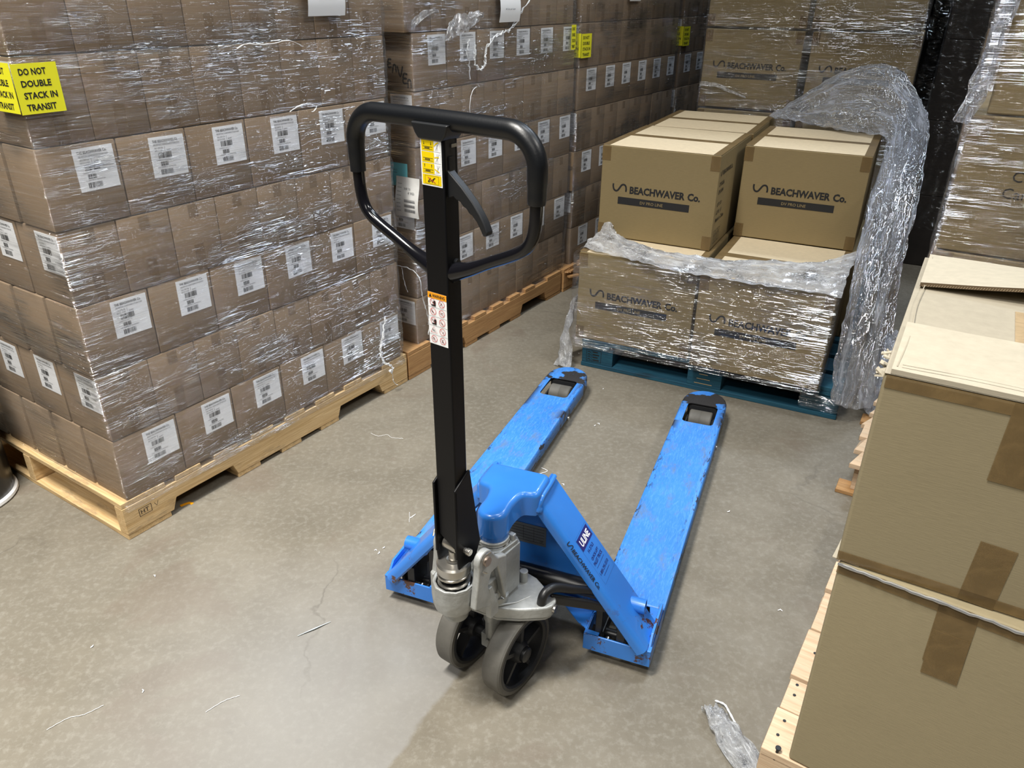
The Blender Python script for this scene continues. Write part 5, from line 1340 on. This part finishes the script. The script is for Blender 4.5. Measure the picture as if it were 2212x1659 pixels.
# loop tube
def arc(cx, cz, r, a0, a1, n=8): return [(cx + r * cos(radians(a0 + (a1 - a0) * k / n)), 0, cz + r * sin(radians(a0 + (a1 - a0) * k / n))) for k in range(n + 1)]
for s in (1, -1):
    low = spline([(s * .1805, 0, 1.150), (s * .1785, 0, 1.110), (s * .170, 0, 1.083), (s * .150, 0, 1.065), (s * .10, 0, 1.041), (s * .06, 0, 1.022), (s * .036, 0, 1.013), (s * .021, 0, 1.008)], 7)
    rr = []
    for p in low:
        d = abs(p[0]); rr.append(.0098 if d > .09 else .0098 + .0065 * ((.09 - d) / .07) ** 1.6)
    q = MB(); q.tube(low, rr, 18); o = link('loop_tube', q.mesh('loop_tube', [M_BLACKG]), HN)
top = [(-.1805, 0, 1.142), (-.1808, 0, 1.165)] + arc(-.1308, 1.190, .050, 180, 90) + [(-.09, 0, 1.2405), (-.04, 0, 1.241), (0, 0, 1.241), (.04, 0, 1.241), (.09, 0, 1.2405)] + arc(.1308, 1.190, .050, 90, 0) + [(.1808, 0, 1.165), (.1805, 0, 1.142)]
rr = [.0130, .0140] + [.0150] * (len(top) - 4) + [.0140, .0130]
q = MB(); q.tube(spline(top, 3), [r for r in [rr[min(len(rr) - 1, i // 3)] for i in range(3 * (len(top) - 1) + 1)]], 22); link('grip', q.mesh('grip', [M_RUBBER]), HN)['label'] = 'black rubber grip sleeve'
q = MB(); q.cyl((x - .003, .004, 1.024), (x + .006, .004, 1.024), .006, n=14); q.box(x, x + .003, -.006, .012, .992, 1.022); link('side_bolt', q.mesh('side_bolt', [M_PLAST]), HN)
# slot with lever pivot on the right side face
q = MB(); q.box(x - .001, x + .0004, -.012, .010, 1.13, 1.215); q.box(x, x + .0025, .0, .012, 1.203, 1.208, 1); q.box(x, x + .003, -.006, .004, 1.165, 1.19, 0)
link('slot', q.mesh('slot', [M_ARM, M_STEEL]), HN)
# release lever
lev = [(.006, 1.176), (.018, 1.176), (.030, 1.165), (.050, 1.1485), (.070, 1.129), (.083, 1.113), (.092, 1.099), (.0975, 1.087), (.096, 1.0815), (.089, 1.080), (.084, 1.089), (.077, 1.100), (.068, 1.109), (.062, 1.1115), (.057, 1.118), (.050, 1.1205), (.045, 1.127), (.038, 1.128), (.032, 1.132), (.022, 1.128), (.010, 1.130)]
q = MB(); q.prism(lev[::-1], -.009, .007, 'y'); link('control_lever', q.mesh('control_lever', [M_PLAST]), HN, (0, 0, 0), (0, 0, 0), .003, 3)
# stickers
q = MB(); fy = -y - .0006; w_ = .0415; h_ = .070; MT = Matrix.Translation((-.0215, fy, 1.1455)) @ UPR
rect(q, 0, w_, 0, h_, 0, 0, MT)
for k in range(3):
    y0 = .0185 + .0168 * k; rect(q, .0022, .0265, y0, y0 + .0155, 1, .0003, MT); rect(q, .027, .0395, y0, y0 + .0155, 0, .0003, MT)
    rect(q, .005, .0245, y0 + .0025, y0 + .0030, 2, .0006, MT); rect(q, .005, .0245, y0 + .006, y0 + .0066, 2, .0006, MT)
    for m_ in range(4): rect(q, .009 + .0025 * m_, .0108 + .0025 * m_, y0 + .0035, y0 + .0055, 2, .0006, MT)
    if k != 1:
        for xx in (.007, .021):
            dy = 1 if k == 0 else -1; cy_ = y0 + .0115
            rect(q, xx, xx + .0007, cy_ - .002, cy_ + .002, 2, .0006, MT); q.add([(xx - .0007, cy_ + dy * .001, .0006), (xx + .0014, cy_ + dy * .001, .0006), (xx + .00035, cy_ + dy * .003, .0006)], [(0, 1, 2) if dy > 0 else (0, 2, 1)], 2, MT)
    stroke(q, spline([(.0275, y0 + .008), (.032, y0 + .006 + .003 * k), (.0365, y0 + .004 + .005 * k)], 4), .0016, 1, .0006, MT)
    for m_ in range(3): stroke(q, [(.029 + .003 * m_, y0 + .001), (.038 - .003 * m_, y0 + .014)], .0003, 3, .0005, MT)
rect(q, .0022, .0395, .0022, .0170, 1, .0003, MT)
for a in ((.007, .0345, .0035, .0038), (.007, .0345, .0155, .0158), (.007, .0073, .0035, .0158), (.0342, .0345, .0035, .0158)): rect(q, *a, 2, .0006, MT)
stroke(q, [(.013, .006), (.018, .012), (.021, .006), (.026, .013)], .0016, 2, .0006, MT); stroke(q, [(.013, .013), (.028, .0055)], .0011, 4, .0007, MT); stroke(q, [(.028, .013), (.014, .0055)], .0009, 2, .0006, MT)
link('instruction_sticker', q.mesh('instruction_sticker', [M_WHITE, M_YSTK, M_BLACKINK, M_GREYINK, M_RED], False), HN)['label'] = 'white and yellow lever instruction sticker'
q = MB(); MT = Matrix.Translation((-.0215, fy, .8785)) @ UPR; h_ = .093
rect(q, 0, .0405, 0, h_, 0, 0, MT); rect(q, 0, .0405, h_ - .0105, h_, 1, .0003, MT)
q.add([(.0030, h_ - .0085, .0006), (.0090, h_ - .0085, .0006), (.0060, h_ - .0020, .0006)], [(0, 1, 2)], 2, MT); put_text(q, 'WARNING', .0100, h_ - .0082, w=.027, h=.0055, mat=2, z=.0006, bold=.02, M=MT)
for k in range(5):
    y0 = .0835 - .0165 * (k + 1); rect(q, 0, .0405, y0, y0 + .0004, 2, .0006, MT) if k < 4 else None
    for m_ in range(2):
        cx, cy_ = .0108 + .0188 * m_, y0 + .0088
        if k == 3 and m_ == 0:
            stroke(q, [(cx - .0068, cy_ - .005), (cx + .0068, cy_ - .005), (cx, cy_ + .006), (cx - .0068, cy_ - .005)], .0007, 3, .0006, MT)
        else:
            disc(q, cx, cy_, .0064, 3, .0006, 24, .0056, MT); stroke(q, [(cx - .0042, cy_ + .0042), (cx + .0042, cy_ - .0042)], .0007, 3, .0008, MT)
        rnd = random.Random(k * 3 + m_)
        stroke(q, [(cx + rnd.uniform(-.004, .004), cy_ + rnd.uniform(-.0035, .0035)) for _ in range(5)], .0008, 2, .0007, MT)
        if m_ == 0 and k in (0, 2): rect(q, cx + .0015, cx + .006, cy_ - .005, cy_ + .003, 2, .00065, MT); rect(q, cx - .003, cx + .006, cy_ - .0065, cy_ - .004, 2, .00065, MT)
link('warning_sticker', q.mesh('warning_sticker', [M_WHITE, M_ORANGE, M_BLACKINK, M_RED], False), HN)['label'] = 'orange and white warning sticker'
print('objects', len(COL.objects))
